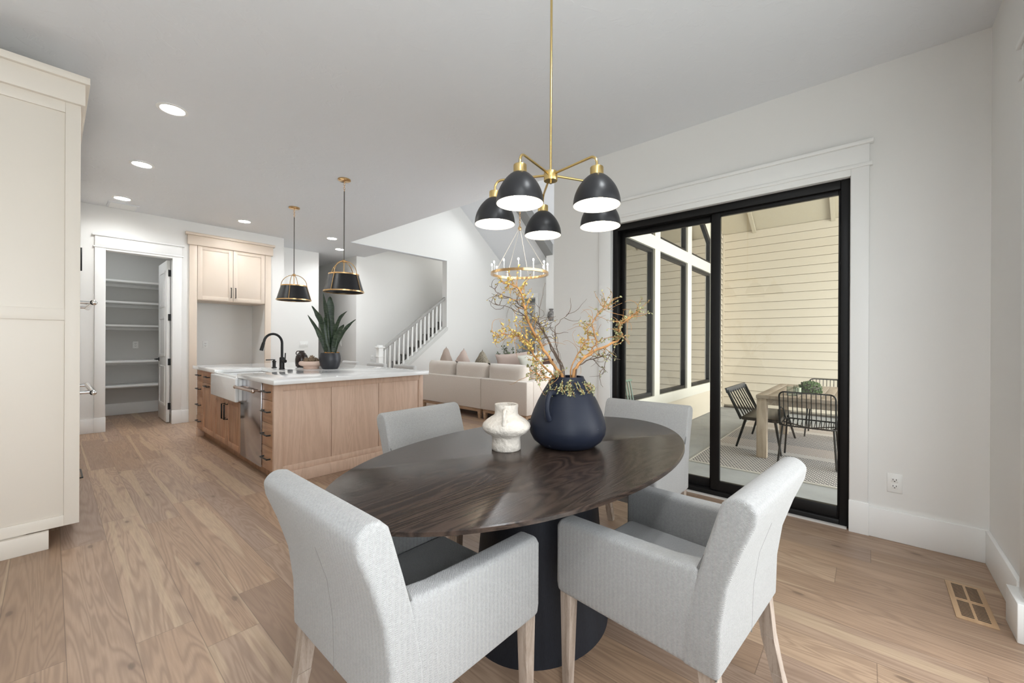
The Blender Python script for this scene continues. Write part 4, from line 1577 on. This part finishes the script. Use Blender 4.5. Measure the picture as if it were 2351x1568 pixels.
for key, pts in BR.items():
    mw, r0, ml, ntw, nlf, lab = INFO[key]
    P_ = [Vector(q) for q in pts]
    P_[0] = Vector((1.622 + (P_[0].x - 1.622) * .6, 1.074 + (P_[0].y - 1.074) * .6, .90))
    # subdivide with jitter
    Q = []
    for a_, c_ in zip(P_, P_[1:]):
        for k in range(4):
            Q.append(a_.lerp(c_, k / 4) + (rv() * (.0035 if k else 0) if Q else Vector((0, 0, 0))))
    Q.append(P_[-1])
    b = B()
    nQ = len(Q)
    b.tube(Q, [r0 * (1 - .72 * i / (nQ - 1)) for i in range(nQ)], 7)
    lb = B()
    for k in range(ntw):
        i = random.randint(int(nQ * .34), nQ - 2)
        p0 = Q[i]
        d = ((Q[i + 1] - Q[i]).normalized() * .7 + rv()).normalized()
        ln = random.uniform(.03, .085)
        tw = [p0]
        for s_ in range(6):
            d = (d + rv() * .45 + Vector((0, 0, .04))).normalized()
            tw.append(tw[-1] + d * ln / 5)
        b.tube(tw, [.0020, .0018, .0016, .0014, .0012, .0010, .0008], 5)
        if nlf:
            for q in range(max(3, int(nlf * .36))):
                j = random.randint(1, 6)
                leaf_(lb, tw[j] + rv() * .002, (rv() + Vector((0, 0, .1))).normalized(), random.uniform(.007, .015))
    for k in range(12 if key in 'abdgh' else 5):
        i = random.randint(int(nQ * .35), nQ - 2)
        d = ((Q[i + 1] - Q[i]).normalized() * .8 + rv()).normalized()
        ax = rv()
        tw = [Q[i]]
        for s_ in range(12):
            d = (Matrix.Rotation(random.uniform(.0, .55), 3, ax) @ d + rv() * .18).normalized()
            tw.append(tw[-1] + d * random.uniform(.007, .014))
        b.tube(tw, [.0014 - .00007 * j for j in range(13)], 4)
    o = put(b, 'dried_branch', mw, loc=tuple(P_[0]))
    tag(o, lab, 'branch', 'branches in the black vase')
    if nlf:
        put(lb, 'leaves', ml, o, smooth=False)
# draping small-leaved sprigs round the mouth
for si, (ang0, lab) in enumerate(((200, 'olive leafy sprig hanging over the front of the vase mouth'), (262, 'olive leafy sprig trailing down the right front of the vase'), (165, 'olive leafy sprig hanging over the left rim of the vase'),
                                (300, 'pale leafy sprig at the right edge of the vase mouth'), (232, 'dense olive sprig bushing up from the front of the vase mouth'))):
    b, lb = B(), B()
    for k in range(11):
        a = R(ang0 + random.uniform(-28, 28))
        p = Vector((1.622 + .03 * math.cos(a), 1.074 + .03 * math.sin(a), 1.05))
        tw = [p]
        d = Vector((math.cos(a), math.sin(a), 1.3)).normalized()
        for s_ in range(9):
            d = (d + rv() * .3 + Vector((0, 0, -.32)) + Vector((math.cos(a), math.sin(a), 0)) * .12).normalized()
            tw.append(tw[-1] + d * .0125)
            for u in range(3):
                leaf_(lb, tw[-1] + rv() * .004, rv(), random.uniform(.008, .015))
        b.tube(tw, .0013, 5)
    o = put(b, 'leafy_sprig', M_BR1, loc=(1.622, 1.074, 1.05))
    tag(o, lab, 'sprig', 'sprigs in the black vase')
    put(lb, 'leaves', M_LF2 if si else mat('pale_sage_leaves', (.42, .42, .22), .7, var=(25, .3)), o, smooth=False)

# ------------------------------------------------------------------ dining chandelier
chn = thing('dining_chandelier', 'brass five arm chandelier with charcoal dome shades over the table', 'chandelier', (1.542, 1.120, CZ))
hz = 2.022 - CZ
b = B()
b.lathe([(.0001, 0), (.065, 0), (.065, -.02), (.0001, -.024)], 0, 0, 32)
put(b, 'canopy', M_BRASS, chn, local=True)
b = B()
b.tube([(0, 0, -.02), (0, 0, hz + .018)], .0055, 12)
put(b, 'rod', M_BRASS, chn, local=True)
b = B()
b.lathe([(.0001, .020), (.031, .020), (.032, .018), (.032, -.020), (.031, -.022), (.0001, -.022)], 0, 0, 32)
b.cyl((0, 0, -.022), (0, 0, -.034), .006)
for v in b.bm.verts:
    v.co.z += hz
put(b, 'hub', M_BRASS, chn, local=True)
latv = Vector((math.sin(yaw), -math.cos(yaw), 0))
depv = Vector((math.cos(yaw), math.sin(yaw), 0))
for k in range(5):
    a = R(-122.8 + 72 * k)
    q = latv * math.cos(a) + depv * math.sin(a)
    r_ = .272
    b = B()
    zt_ = hz + .006
    pts = [q * .02 + Vector((0, 0, zt_)), q * (r_ - .035) + Vector((0, 0, zt_))]
    pts += [q * (r_ - .035 + .035 * math.sin(u)) + Vector((0, 0, zt_ - .035 + .035 * math.cos(u))) for u in [j * PI / 16 for j in range(1, 9)]]
    pts += [q * r_ + Vector((0, 0, 1.965 - CZ))]
    b.tube(pts, .0055, 10)
    arm = put(b, 'arm', M_BRASS, chn, local=True)
    c = q * r_
    b = B()
    b.lathe([(.0001, 1.975 - CZ), (.0265, 1.975 - CZ), (.0275, 1.972 - CZ), (.0275, 1.941 - CZ), (.0001, 1.941 - CZ)], c.x, c.y, 28)
    put(b, 'socket_cap', M_BRASS, arm, local=True)
    prof = []
    zt2, zb2 = 1.943 - CZ, 1.816 - CZ
    for j in range(15):
        u = j / 14
        rr = .0255 + (.0975 - .0255) * math.sin(u * PI / 2) ** .92
        prof.append((rr, zt2 - (zt2 - zb2) * (u ** 1.25)))
    b = B()
    b.lathe(prof, c.x, c.y, 48, cap=False)
    put(b, 'lamp_shade', M_SHADE, arm, local=True)
    b = B()
    b.lathe([(r0 - .0022, z0 + (.0 if i_ else .0)) for i_, (r0, z0) in enumerate(prof)] + [(.0973, zb2 - .0005)], c.x, c.y, 48, cap=False)
    put(b, 'shade_lining', M_SHADEIN, arm, local=True)
    b = B()
    b.ball((c.x, c.y, zb2 + .045), .03, 1, 1, 1)
    put(b, 'bulb', M_BULB, arm, local=True)

# ------------------------------------------------------------------ sofa in the great room
SXB = 4.56
sf = thing('sectional_sofa', 'oatmeal linen sectional sofa seen from behind', 'sofa', (5.1, 5.0, 0))
for y0, y1 in ((4.68, 6.28), (3.72, 4.675)):
    b = B()
    b.box(SXB, SXB + .16, y0, y1, .16, .655)
    put(b, 'back_frame', M_SOFA, sf, bevel=.015, seg=3)
    b = B()
    b.box(SXB + .16, SXB + 1.0, y0 + .01, y1 - .01, .16, .42)
    put(b, 'seat_base', M_SOFA, sf, bevel=.02, seg=3)
    b = B()
    b.box(SXB + .02, SXB + .95, y0 + .03, y1 - .03, .11, .16)
    for yy in (y0 + .03, y1 - .09):
        for xx in (SXB + .02, SXB + .89):
            b.hexa([(xx + .01, yy + .01, 0), (xx + .05, yy + .01, 0), (xx + .05, yy + .05, 0), (xx + .01, yy + .05, 0), (xx, yy, .12), (xx + .06, yy, .12), (xx + .06, yy + .06, .12), (xx, yy + .06, .12)])
    put(b, 'wooden_base', M_SOFAW, sf, bevel=.003)
b = B()
b.box(SXB + .16, SXB + 2.6, 3.72, 3.90, .16, .655)
put(b, 'side_frame', M_SOFA, sf, bevel=.015, seg=3)
b = B()
b.box(SXB + 1.0, SXB + 2.6, 3.90, 4.70, .16, .42)
put(b, 'chaise_base', M_SOFA, sf, bevel=.02, seg=3)


def cushion(parent, name, cx, cy, cz, w, d, h, m, rot=(0, 0, 0), puff=.55, local_tag=None, pinch=0.0, n=14):
    """pillow: w along x, h along z, thickness d along y, then rotated"""
    b = B()
    grid = {}
    for s_ in (-1, 1):
        for i in range(n + 1):
            for j in range(n + 1):
                u, v = i / n * 2 - 1, j / n * 2 - 1
                e = (1 - u ** 4) * (1 - v ** 4)
                th = d / 2 * max(0, e) ** puff
                px_ = w / 2 * u * (1 - pinch * (1 - v * v) * abs(u))
                pz_ = h / 2 * v * (1 - pinch * (1 - u * u) * abs(v))
                edge = i in (0, n) or j in (0, n)
                if edge and s_ == 1:
                    grid[(s_, i, j)] = grid[(-1, i, j)]
                else:
                    wr = .004 * math.sin(u * 9 + v * 5 + cx * 7)
                    grid[(s_, i, j)] = b.bm.verts.new((px_, s_ * (th + (0 if edge else wr)), pz_))
    for s_ in (-1, 1):
        for i in range(n):
            for j in range(n):
                vs = [grid[(s_, i, j)], grid[(s_, i + 1, j)], grid[(s_, i + 1, j + 1)], grid[(s_, i, j + 1)]]
                try:
                    b.bm.faces.new(vs)
                except ValueError:
                    pass
    mm = Matrix.Rotation(rot[2], 4, 'Z') @ Matrix.Rotation(rot[1], 4, 'Y') @ Matrix.Rotation(rot[0], 4, 'X')
    b.bm.transform(Matrix.Translation((cx, cy, cz)) @ mm)
    return put(b, name, m, parent, angle=80, loc=None if parent else (cx, cy, cz))


for y0, y1 in ((5.49, 6.24), (4.68, 5.47), (3.86, 4.66)):
    cushion(sf, 'back_cushion', SXB + .22, (y0 + y1) / 2, .66, y1 - y0, .26, .46, M_SOFA, (0, 0, R(90)), .38)
for x0 in (SXB + .40, SXB + 1.12, SXB + 1.84):
    cushion(sf, 'back_cushion', x0 + .34, 3.96, .66, .70, .24, .44, M_SOFA, (0, 0, 0), .38)
M_PL1 = mat('taupe_pillow_linen', (.42, .34, .29), .95, bump=(200, .3, .001))
M_PL2 = mat('dusty_pink_pillow', (.52, .42, .37), .95)
M_PL3 = mat('mottled_olive_pillow', (.25, .22, .17), .95, var=(60, .5))
M_PL4 = mat('ivory_pillow', (.62, .61, .54), .95)
M_LEATHER = mat('brown_leather', (.10, .045, .032), .35)
for (cx, cy, cz, ww, m, rot, lab) in (
        (5.10, 6.20, .80, .52, M_PL1, (0, R(45), R(70)), 'taupe throw pillow peaking at the far left of the sofa back'),
        (5.10, 5.72, .79, .50, M_PL2, (0, R(38), R(78)), 'dusty pink throw pillow beside the taupe one'),
        (5.12, 5.22, .78, .48, M_PL3, (0, R(45), R(80)), 'mottled olive throw pillow behind the sofa back'),
        (6.35, 5.55, .80, .72, M_PL2, (0, R(6), R(130)), 'wide dusty pink pillow in the middle beyond the sofa'),
        (6.30, 5.02, .80, .50, M_PL4, (0, R(12), R(140)), 'ivory pillow in front of the dark leather chair')):
    o = cushion(None, 'throw_pillow', cx, cy, cz, ww, .16, ww * (.9 if ww < .6 else .6), m, rot, .5, pinch=.10)
    tag(o, lab, 'pillow', 'throw pillows')
ac = thing('leather_armchair', 'dark brown leather armchair beyond the sofa', 'armchair', (6.9, 5.0, 0))
b = B()
b.box(6.75, 7.25, 4.80, 5.45, .2, .45)
put(b, 'seat', M_LEATHER, ac, bevel=.04, seg=3)
b = B()
b.prism([(7.15, .4), (7.32, .4), (7.42, .86), (7.28, .88)], 'y', 4.83, 5.42)
put(b, 'backrest', M_LEATHER, ac, bevel=.04, seg=3)
for xx, yy in ((6.8, 4.86), (6.8, 5.4), (7.22, 4.86), (7.22, 5.4)):
    b = B()
    b.cyl((xx, yy, 0), (xx, yy, .22), .018, 10)
    put(b, 'leg', M_SOFAW, ac)
ac.location.x -= .10
# olive tree in the corner of the great room
tr = thing('potted_olive_tree', 'small leafy green tree by the far doorway', 'plant', (7.2, 6.35, 0))
b = B()
b.lathe([(.0001, 0), (.12, 0), (.16, .28), (.15, .30), (.0001, .28)], 7.2, 6.35, 24)
put(b, 'pot', mat('pale_ceramic_pot', (.5, .48, .45), .6), tr)
b, lb = B(), B()
random.seed(5)
b.tube([(7.2, 6.35, .27), (7.21, 6.34, .6), (7.2, 6.36, .8)], .012, 7)
for k in range(26):
    a = random.uniform(0, 6.28)
    d = Vector((math.cos(a), math.sin(a), random.uniform(.4, 1.6))).normalized()
    p = Vector((7.2, 6.35, random.uniform(.5, .82)))
    tw = [p]
    for s_ in range(6):
        d = (d + rv() * .25).normalized()
        tw.append(tw[-1] + d * .07)
        for u in range(6):
            leaf_(lb, tw[-1] + rv() * .02, rv(), random.uniform(.03, .05))
    b.tube(tw, .004, 5)
put(b, 'stems', M_BR2, tr)
put(lb, 'foliage', mat('deep_green_leaves', (.10, .14, .06), .6, var=(20, .4)), tr, smooth=False)
# mantel and vase
b = B()
b.box(7.28, 7.46, 3.6, 5.66, 1.57, 1.70)
tag(put(b, 'fireplace_mantel', M_TRIM, bevel=.004, loc=(7.37, 4.6, 1.6)), 'thick white mantel shelf on the chimney wall', 'mantel')
fs = thing('fireplace_surround', 'white fireplace side panels under the mantel', 'fireplace', (7.43, 4.6, 0))
for ya, yb in ((5.20, 5.53), (3.70, 4.05)):
    b = B()
    b.box(7.40, 7.459, ya, yb, 0, 1.569)
    put(b, 'side_panel', M_TRIM, fs, bevel=.004)
b = B()
b.lathe([(.0001, 0), (.04, 0), (.045, .02), (.085, .08), (.09, .14), (.075, .2), (.035, .235), (.035, .255), (.06, .275), (.05, .28), (.0001, .2)], 0, 0, 28)
for v in b.bm.verts:
    v.co += Vector((7.37, 5.32, 1.70))
tag(put(b, 'mantel_urn', mat('mottled_grey_urn', (.16, .15, .14), .6, var=(30, .7)), loc=(7.37, 5.32, 1.70)), 'mottled dark grey urn on the mantel', 'vase')
b = B()
b.box(8.70, 8.74, 6.12, 6.72, 0, 2.1)
tag(put(b, 'interior_door', M_SHADOWROOM, bevel=.004, loc=(8.72, 6.4, 0)), 'grey door standing inside the far doorway', 'door')

# great room ring chandelier
rc = thing('ring_chandelier', 'brass ring chandelier with candle bulbs in the living room', 'chandelier', (5.73, 4.86, RZ))
RR, zr = .53, 2.50 - RZ
b = B()
b.lathe([(RR - .035, zr - .022), (RR + .005, zr - .022), (RR + .005, zr + .022), (RR - .035, zr + .022), (RR - .035, zr - .022)], 0, 0, 72, cap=False)
put(b, 'ring', M_BRASS2, rc, local=True)
b = B()
b.ball((0, 0, 3.34 - RZ), .035, 1, 1, 1.2)
put(b, 'hub', M_BRASS2, rc, local=True)
b = B()
z_ = 3.38
k = 0
while z_ < RZ - .03:
    pts = [(.016 * math.cos(a), 0, z_ - RZ + .028 * math.sin(a)) if k % 2 else (0, .016 * math.cos(a), z_ - RZ + .028 * math.sin(a)) for a in [j * PI / 5 for j in range(10)]]
    b.tube(pts, .004, 5, closed=True)
    z_ += .044
    k += 1
put(b, 'chain', M_BRASS2, rc, local=True)
b = B()
b.lathe([(.0001, -.0), (.07, -.01), (.07, -.05), (.0001, -.05)], 0, 0, 24)
put(b, 'canopy', M_BRASS2, rc, local=True)
for k in range(4):
    a = R(20 + 90 * k)
    b = B()
    b.tube([(.02 * math.cos(a), .02 * math.sin(a), 3.33 - RZ), ((RR - .015) * math.cos(a), (RR - .015) * math.sin(a), zr + .02)], .006, 6)
    put(b, 'support_rod', mat('pale_brass_rod', (.75, .70, .62), .35, .5) if 'pale_brass_rod' not in MATS else MATS['pale_brass_rod'], rc, local=True)
for k in range(12):
    a = R(8 + 30 * k)
    cx, cy = (RR - .015) * math.cos(a), (RR - .015) * math.sin(a)
    b = B()
    b.cyl((cx, cy, zr + .02), (cx, cy, zr + .15), .012, 12)
    cs = put(b, 'candle_sleeve', M_WHITEP, rc, local=True)
    b = B()
    b.ball((cx, cy, zr + .172), .014, 1, 1, 1.6, 12, 8)
    put(b, 'bulb', M_CANDLE, cs, local=True)

# ------------------------------------------------------------------ staircase
stt = thing('staircase', 'carpeted stair flight with white balusters and grey handrail', 'staircase', (5.1, 7.5, 0))
b = B()
run, rise = .213, .158
x_, z_ = 4.40, 0.62
pts = []
k = 0
x_ = 4.02
z_ = rise * 0
b = B()
nst = 17
for k in range(nst):
    xs = 4.33 + k * run
    zs = (k + 1) * rise
    b.box(xs, xs + run + .02, 7.262, 8.20, zs - rise, zs)
    b.cyl((xs, 7.262, zs - .018), (xs, 8.20, zs - .018), .018, 10)
put(b, 'carpeted_steps', M_GREY, stt)
b = B()
b.prism([(4.31, .36), (5.885, 1.545), (5.885, 1.60), (4.31, .415)], 'y', 7.115, 7.262)
b.prism([(4.31, .30), (5.90, 1.495), (5.90, 1.56), (4.31, .365)], 'y', 7.105, 7.128)
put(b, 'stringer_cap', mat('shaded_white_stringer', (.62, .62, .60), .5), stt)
b = B()
b.box(5.86, 5.885, 7.10, 7.262, 1.56, 3.05)
put(b, 'jamb_trim', M_TRIM, stt)
sl = (2.145 - 1.075) / (5.77 - 4.312)


def railz(x):
    return 1.075 + (x - 4.312) * sl


b = B()
b.prism([(4.30, railz(4.30) - .035), (5.86, railz(5.86) - .035), (5.86, railz(5.86) + .03), (4.30, railz(4.30) + .03)], 'y', 7.155, 7.225)
put(b, 'handrail', M_RAIL, stt, bevel=.008)
for k in range(14):
    x = 4.372 + k * (5.748 - 4.372) / 13
    zb_ = .40 + (x - 4.31) * .752
    b = B()
    b.box(x - .016, x + .016, 7.174, 7.206, zb_, railz(x) - .02)
    put(b, 'baluster', M_TRIM, stt)
b = B()
b.box(4.205, 4.305, 7.13, 7.23, 0, 1.13).box(4.185, 4.325, 7.11, 7.25, 1.105, 1.135).box(4.215, 4.295, 7.14, 7.22, 1.135, 1.165).box(4.195, 4.315, 7.12, 7.24, .93, .945)
put(b, 'newel_post', M_TRIM, stt, bevel=.004)

# ------------------------------------------------------------------ patio furniture
PZ = -.08
b = B()
b.box(4.74, 7.84, -1.0, 1.50, PZ, PZ + .010)
rug = tag(put(b, 'outdoor_rug', rug_mat(), smooth=False, loc=(4.74, -1.0, PZ)), 'black and cream woven striped rug on the patio slab', 'rug')
b = B()
b.box(4.72, 4.745, -1.0, 1.50, PZ, PZ + .012).box(7.835, 7.86, -1.0, 1.50, PZ, PZ + .012)
b.box(4.72, 7.86, 1.50, 1.515, PZ, PZ + .012)
put(b, 'border', mat('cream_rug_border', (.62, .59, .55), .95), rug, smooth=False)
M_TEAK = wood('weathered_teak', (.47, .39, .32), (.33, .26, .21), 'X', 8, .08, .7, 5, .6)
M_TEAKL = wood('weathered_teak_leg', (.50, .40, .31), (.36, .28, .21), 'Z', 14, .08, .7, 5, .6)
pt = thing('patio_table', 'weathered wooden outdoor table on the patio', 'table', (6.2, .47, PZ))
b = B()
z0, z1 = .61, .648
b.box(5.37, 5.47, .0, .975, z0, z1).box(6.98, 7.08, .0, .975, z0, z1).box(5.472, 6.978, .875, .975, z0, z1).box(5.472, 6.978, .0, .10, z0, z1)
for k in range(8):
    b.box(5.472, 6.978, .102 + k * .0965, .102 + k * .0965 + .094, z0 + .004, z1 - .002)
put(b, 'tabletop', M_TEAK, pt, bevel=.002)
b = B()
b.box(5.40, 5.42, .05, .90, .54, .61).box(7.03, 7.05, .05, .90, .54, .61).box(5.45, 7.0, .90, .92, .54, .61).box(5.45, 7.0, .03, .05, .54, .61)
put(b, 'apron', M_TEAK, pt)
for xx in (5.38, 6.99):
    for yy in (.87, .01):
        b = B()
        b.box(xx, xx + .085, yy, yy + .10, PZ + .011, .61)
        put(b, 'leg', M_TEAKL, pt, bevel=.003)
# spindle back bench chair on the far long side
sc_ = thing('spindle_back_chair', 'black metal chair with slatted spindle back at the left of the patio table', 'chair', (6.2, 1.1, PZ))
b = B()
b.box(5.72, 6.72, .80, 1.20, .285, .325)
put(b, 'seat', mat('dark_brown_metal_seat', (.055, .045, .038), .35, .3), sc_, bevel=.015, seg=3)
b = B()
b.hexa([(5.72, 1.345, .60), (6.72, 1.345, .60), (6.72, 1.37, .60), (5.72, 1.37, .60), (5.71, 1.36, .665), (6.73, 1.36, .665), (6.73, 1.385, .665), (5.71, 1.385, .665)])
put(b, 'top_rail', mat('grey_blue_metal', (.10, .105, .12), .4, .5), sc_, bevel=.004)
for xx in (5.735, 6.705):
    b = B()
    b.tube([(xx, 1.20, .29), (xx, 1.36, .64)], .018, 8)
    put(b, 'back_post', M_BLACKM, sc_)
for k in range(7):
    xx = 5.735 + (k + 1) * (6.705 - 5.735) / 8
    b = B()
    b.tube([(xx, 1.19, .31), (xx, 1.352, .62)], .008, 6)
    put(b, 'spindle', M_BLACKM, sc_)
for (xa, ya, xb, yb) in ((5.78, 1.16, 5.76, 1.26), (6.66, 1.16, 6.70, 1.26), (5.76, .84, 5.62, .76), (6.68, .84, 6.80, .76)):
    b = B()
    b.tube([(xa, ya, .29), (xb, yb, PZ + .012)], [.017, .012], 8)
    put(b, 'leg', M_BLACKM, sc_)


def wire_chair(label, grp):
    """outdoor wire chair, faces +x, origin at the floor under the rear edge, 0.52 wide"""
    o = thing('wire_chair', label, 'chair', (0, 0, 0), 0, grp)
    hw = .245

    def rr_loop(z0, z1, x0, x1, r=.05):
        """rounded loop in a leaning plane, from (x0,z0) bottom to (x1,z1) top"""
        pts = []
        H = math.hypot(z1 - z0, x1 - x0)
        for (cy_, ch, a0) in ((hw - r, H - r, 0), (-hw + r, H - r, 90), (-hw + r, r, 180), (hw - r, r, 270)):
            for s_ in range(6):
                a = R(a0 + s_ * 18)
                pts.append((cy_ + r * math.cos(a), ch + r * math.sin(a)))
        return [(x0 + (x1 - x0) * h_ / H, y_, z0 + (z1 - z0) * h_ / H) for y_, h_ in pts], H
    b = B()
    lp, H = rr_loop(.40, .78, .02, -.07)
    b.tube(lp, .008, 8, closed=True)
    bk = put(b, 'back_frame', M_BLACKM, o, local=True)
    b = B()
    for k in range(11):
        y_ = -hw + .04 + k * (2 * hw - .08) / 10
        b.tube([(.02, y_, .405), (-.04, y_, .60), (-.07, y_, .775)], .0042, 6)
    put(b, 'back_wires', M_BLACKM, bk, local=True)
    b = B()
    pts = [(.0, -hw, .41), (.42, -hw, .42), (.46, -hw + .04, .42), (.46, hw - .04, .42), (.42, hw, .42), (.0, hw, .41), (-.03, hw - .04, .41), (-.03, -hw + .04, .41)]
    b.tube(pts, .008, 8, closed=True)
    sf_ = put(b, 'seat_frame', M_BLACKM, o, local=True)
    b = B()
    for k in range(11):
        y_ = -hw + .04 + k * (2 * hw - .08) / 10
        b.tube([(-.02, y_, .405), (.12, y_, .375), (.3, y_, .375), (.455, y_, .415)], .0042, 6)
    b.tube([(.2, -hw, .415), (.2, 0, .37), (.2, hw, .415)], .006, 6)
    put(b, 'seat_wires', M_BLACKM, sf_, local=True)
    for s_ in (-1, 1):
        b = B()
        b.tube([(.05, s_ * (hw - .02), .41), (-.05, s_ * (hw + .01), 0)], .010, 8)
        put(b, 'leg', M_BLACKM, o, local=True)
        b = B()
        b.tube([(.38, s_ * (hw - .02), .42), (.44, s_ * (hw + .01), 0)], .010, 8)
        put(b, 'leg', M_BLACKM, o, local=True)
        b = B()
        b.tube([(.03, s_ * (hw + .005), .40), (.05, s_ * (hw + .02), .56), (.30, s_ * (hw + .03), .56), (.40, s_ * (hw + .02), .53), (.42, s_ * hw, .42)], .008, 8)
        put(b, 'arm_loop', M_BLACKM, o, local=True)
    return o


wc = wire_chair('black wire chair at the near end of the patio table, nearest the door', 'wire patio chairs')
wc.location = (5.36, .495, PZ + .014)
wc2 = copy_tree(wc)
wc2['label'] = 'black wire chair behind the patio table, only its curved top showing'
wc2.location = (7.45, .42, PZ + .014)
wc2.rotation_euler = (0, 0, PI)
wc3 = copy_tree(wc)
wc3['label'] = 'black wire chair tucked at the right hand side of the patio table'
wc3.location = (6.2, -.40, PZ + .014)
wc3.rotation_euler = (0, 0, PI / 2)
# succulent pot and candle holders
pp = thing('trailing_plant', 'trailing green succulent in a grey bowl on the patio table', 'plant', (5.98, .52, .648))
b = B()
b.lathe([(.0001, 0), (.05, 0), (.085, .03), (.10, .07), (.095, .11), (.085, .11), (.0001, .09)], 0, 0, 28)
put(b, 'pot', mat('brown_grey_bowl', (.15, .13, .11), .6), pp, local=True)
b = B()
random.seed(8)
for k in range(420):
    a = random.uniform(0, 6.28)
    r_ = .11 * math.sqrt(random.random())
    z_ = .11 + .04 * random.random() * (1 - r_ / .12)
    if r_ > .085:
        z_ = random.uniform(.01, .11)
        r_ = random.uniform(.09, .115)
        a = random.uniform(R(100), R(300))
    b.ball((r_ * math.cos(a), r_ * math.sin(a), z_), random.uniform(.006, .012), 1, 1, 1, 5, 4)
o = put(b, 'succulent_foliage', mat('succulent_green', (.09, .15, .05), .6, var=(30, .4)), pp, local=True)
for i, (x, y, s_, lab) in enumerate(((5.62, .66, .045, 'clear glass cube on the patio table, left of the candle'), (5.80, .62, .042, 'clear glass candle holder with cream candle on the patio table'))):
    o = thing('glass_holder', lab, 'candle holder', (x, y, .648))
    b = B()
    for bx in ((-s_, s_, -s_, -s_ + .004, 0, .10), (-s_, s_, s_ - .004, s_, 0, .10), (-s_, -s_ + .004, -s_, s_, 0, .10), (s_ - .004, s_, -s_, s_, 0, .10), (-s_, s_, -s_, s_, 0, .006)):
        b.box(*bx)
    put(b, 'glass', mat('clear_table_glass', (1, 1, 1), .0) if False else M_GLASS, o, local=True, smooth=False)
    if i:
        b = B()
        b.lathe([(.0001, .008), (.028, .008), (.028, .075), (.0001, .07)], 0, 0, 20)
        put(b, 'candle', mat('cream_wax', (.85, .80, .62), .5), o, local=True)
# green chair built as a solid for the reflection in the left pane
gc = thing('reflected_green_chair', 'pale green slatted chair built for a reflection at the left edge of the sliding door', 'chair', (4.52, 2.0, PZ))
b = B()
b.box(4.32, 4.72, 1.86, 2.14, .36, .39)
M_GRN = mat('pale_sage_metal', (.20, .28, .22), .5)
put(b, 'seat', M_GRN, gc, bevel=.006)
b = B()
for k in range(6):
    x_ = 4.35 + k * .068
    b.tube([(x_, 2.12, .38), (x_, 2.20, .78)], .009, 6)
b.tube([(4.31, 2.20, .78), (4.73, 2.20, .78)], .014, 8)
put(b, 'backrest', M_GRN, gc)
for xx, yy in ((4.35, 1.89), (4.69, 1.89), (4.35, 2.11), (4.69, 2.11)):
    b = B()
    b.tube([(xx, yy, .37), (xx, yy, PZ)], [.012, .010], 6)
    put(b, 'leg', M_GRN, gc)
o = outlet('wall_outlet', 'white covered outlet on the patio siding wall beyond the windows', (SX - .004, .9, .35), '-x')
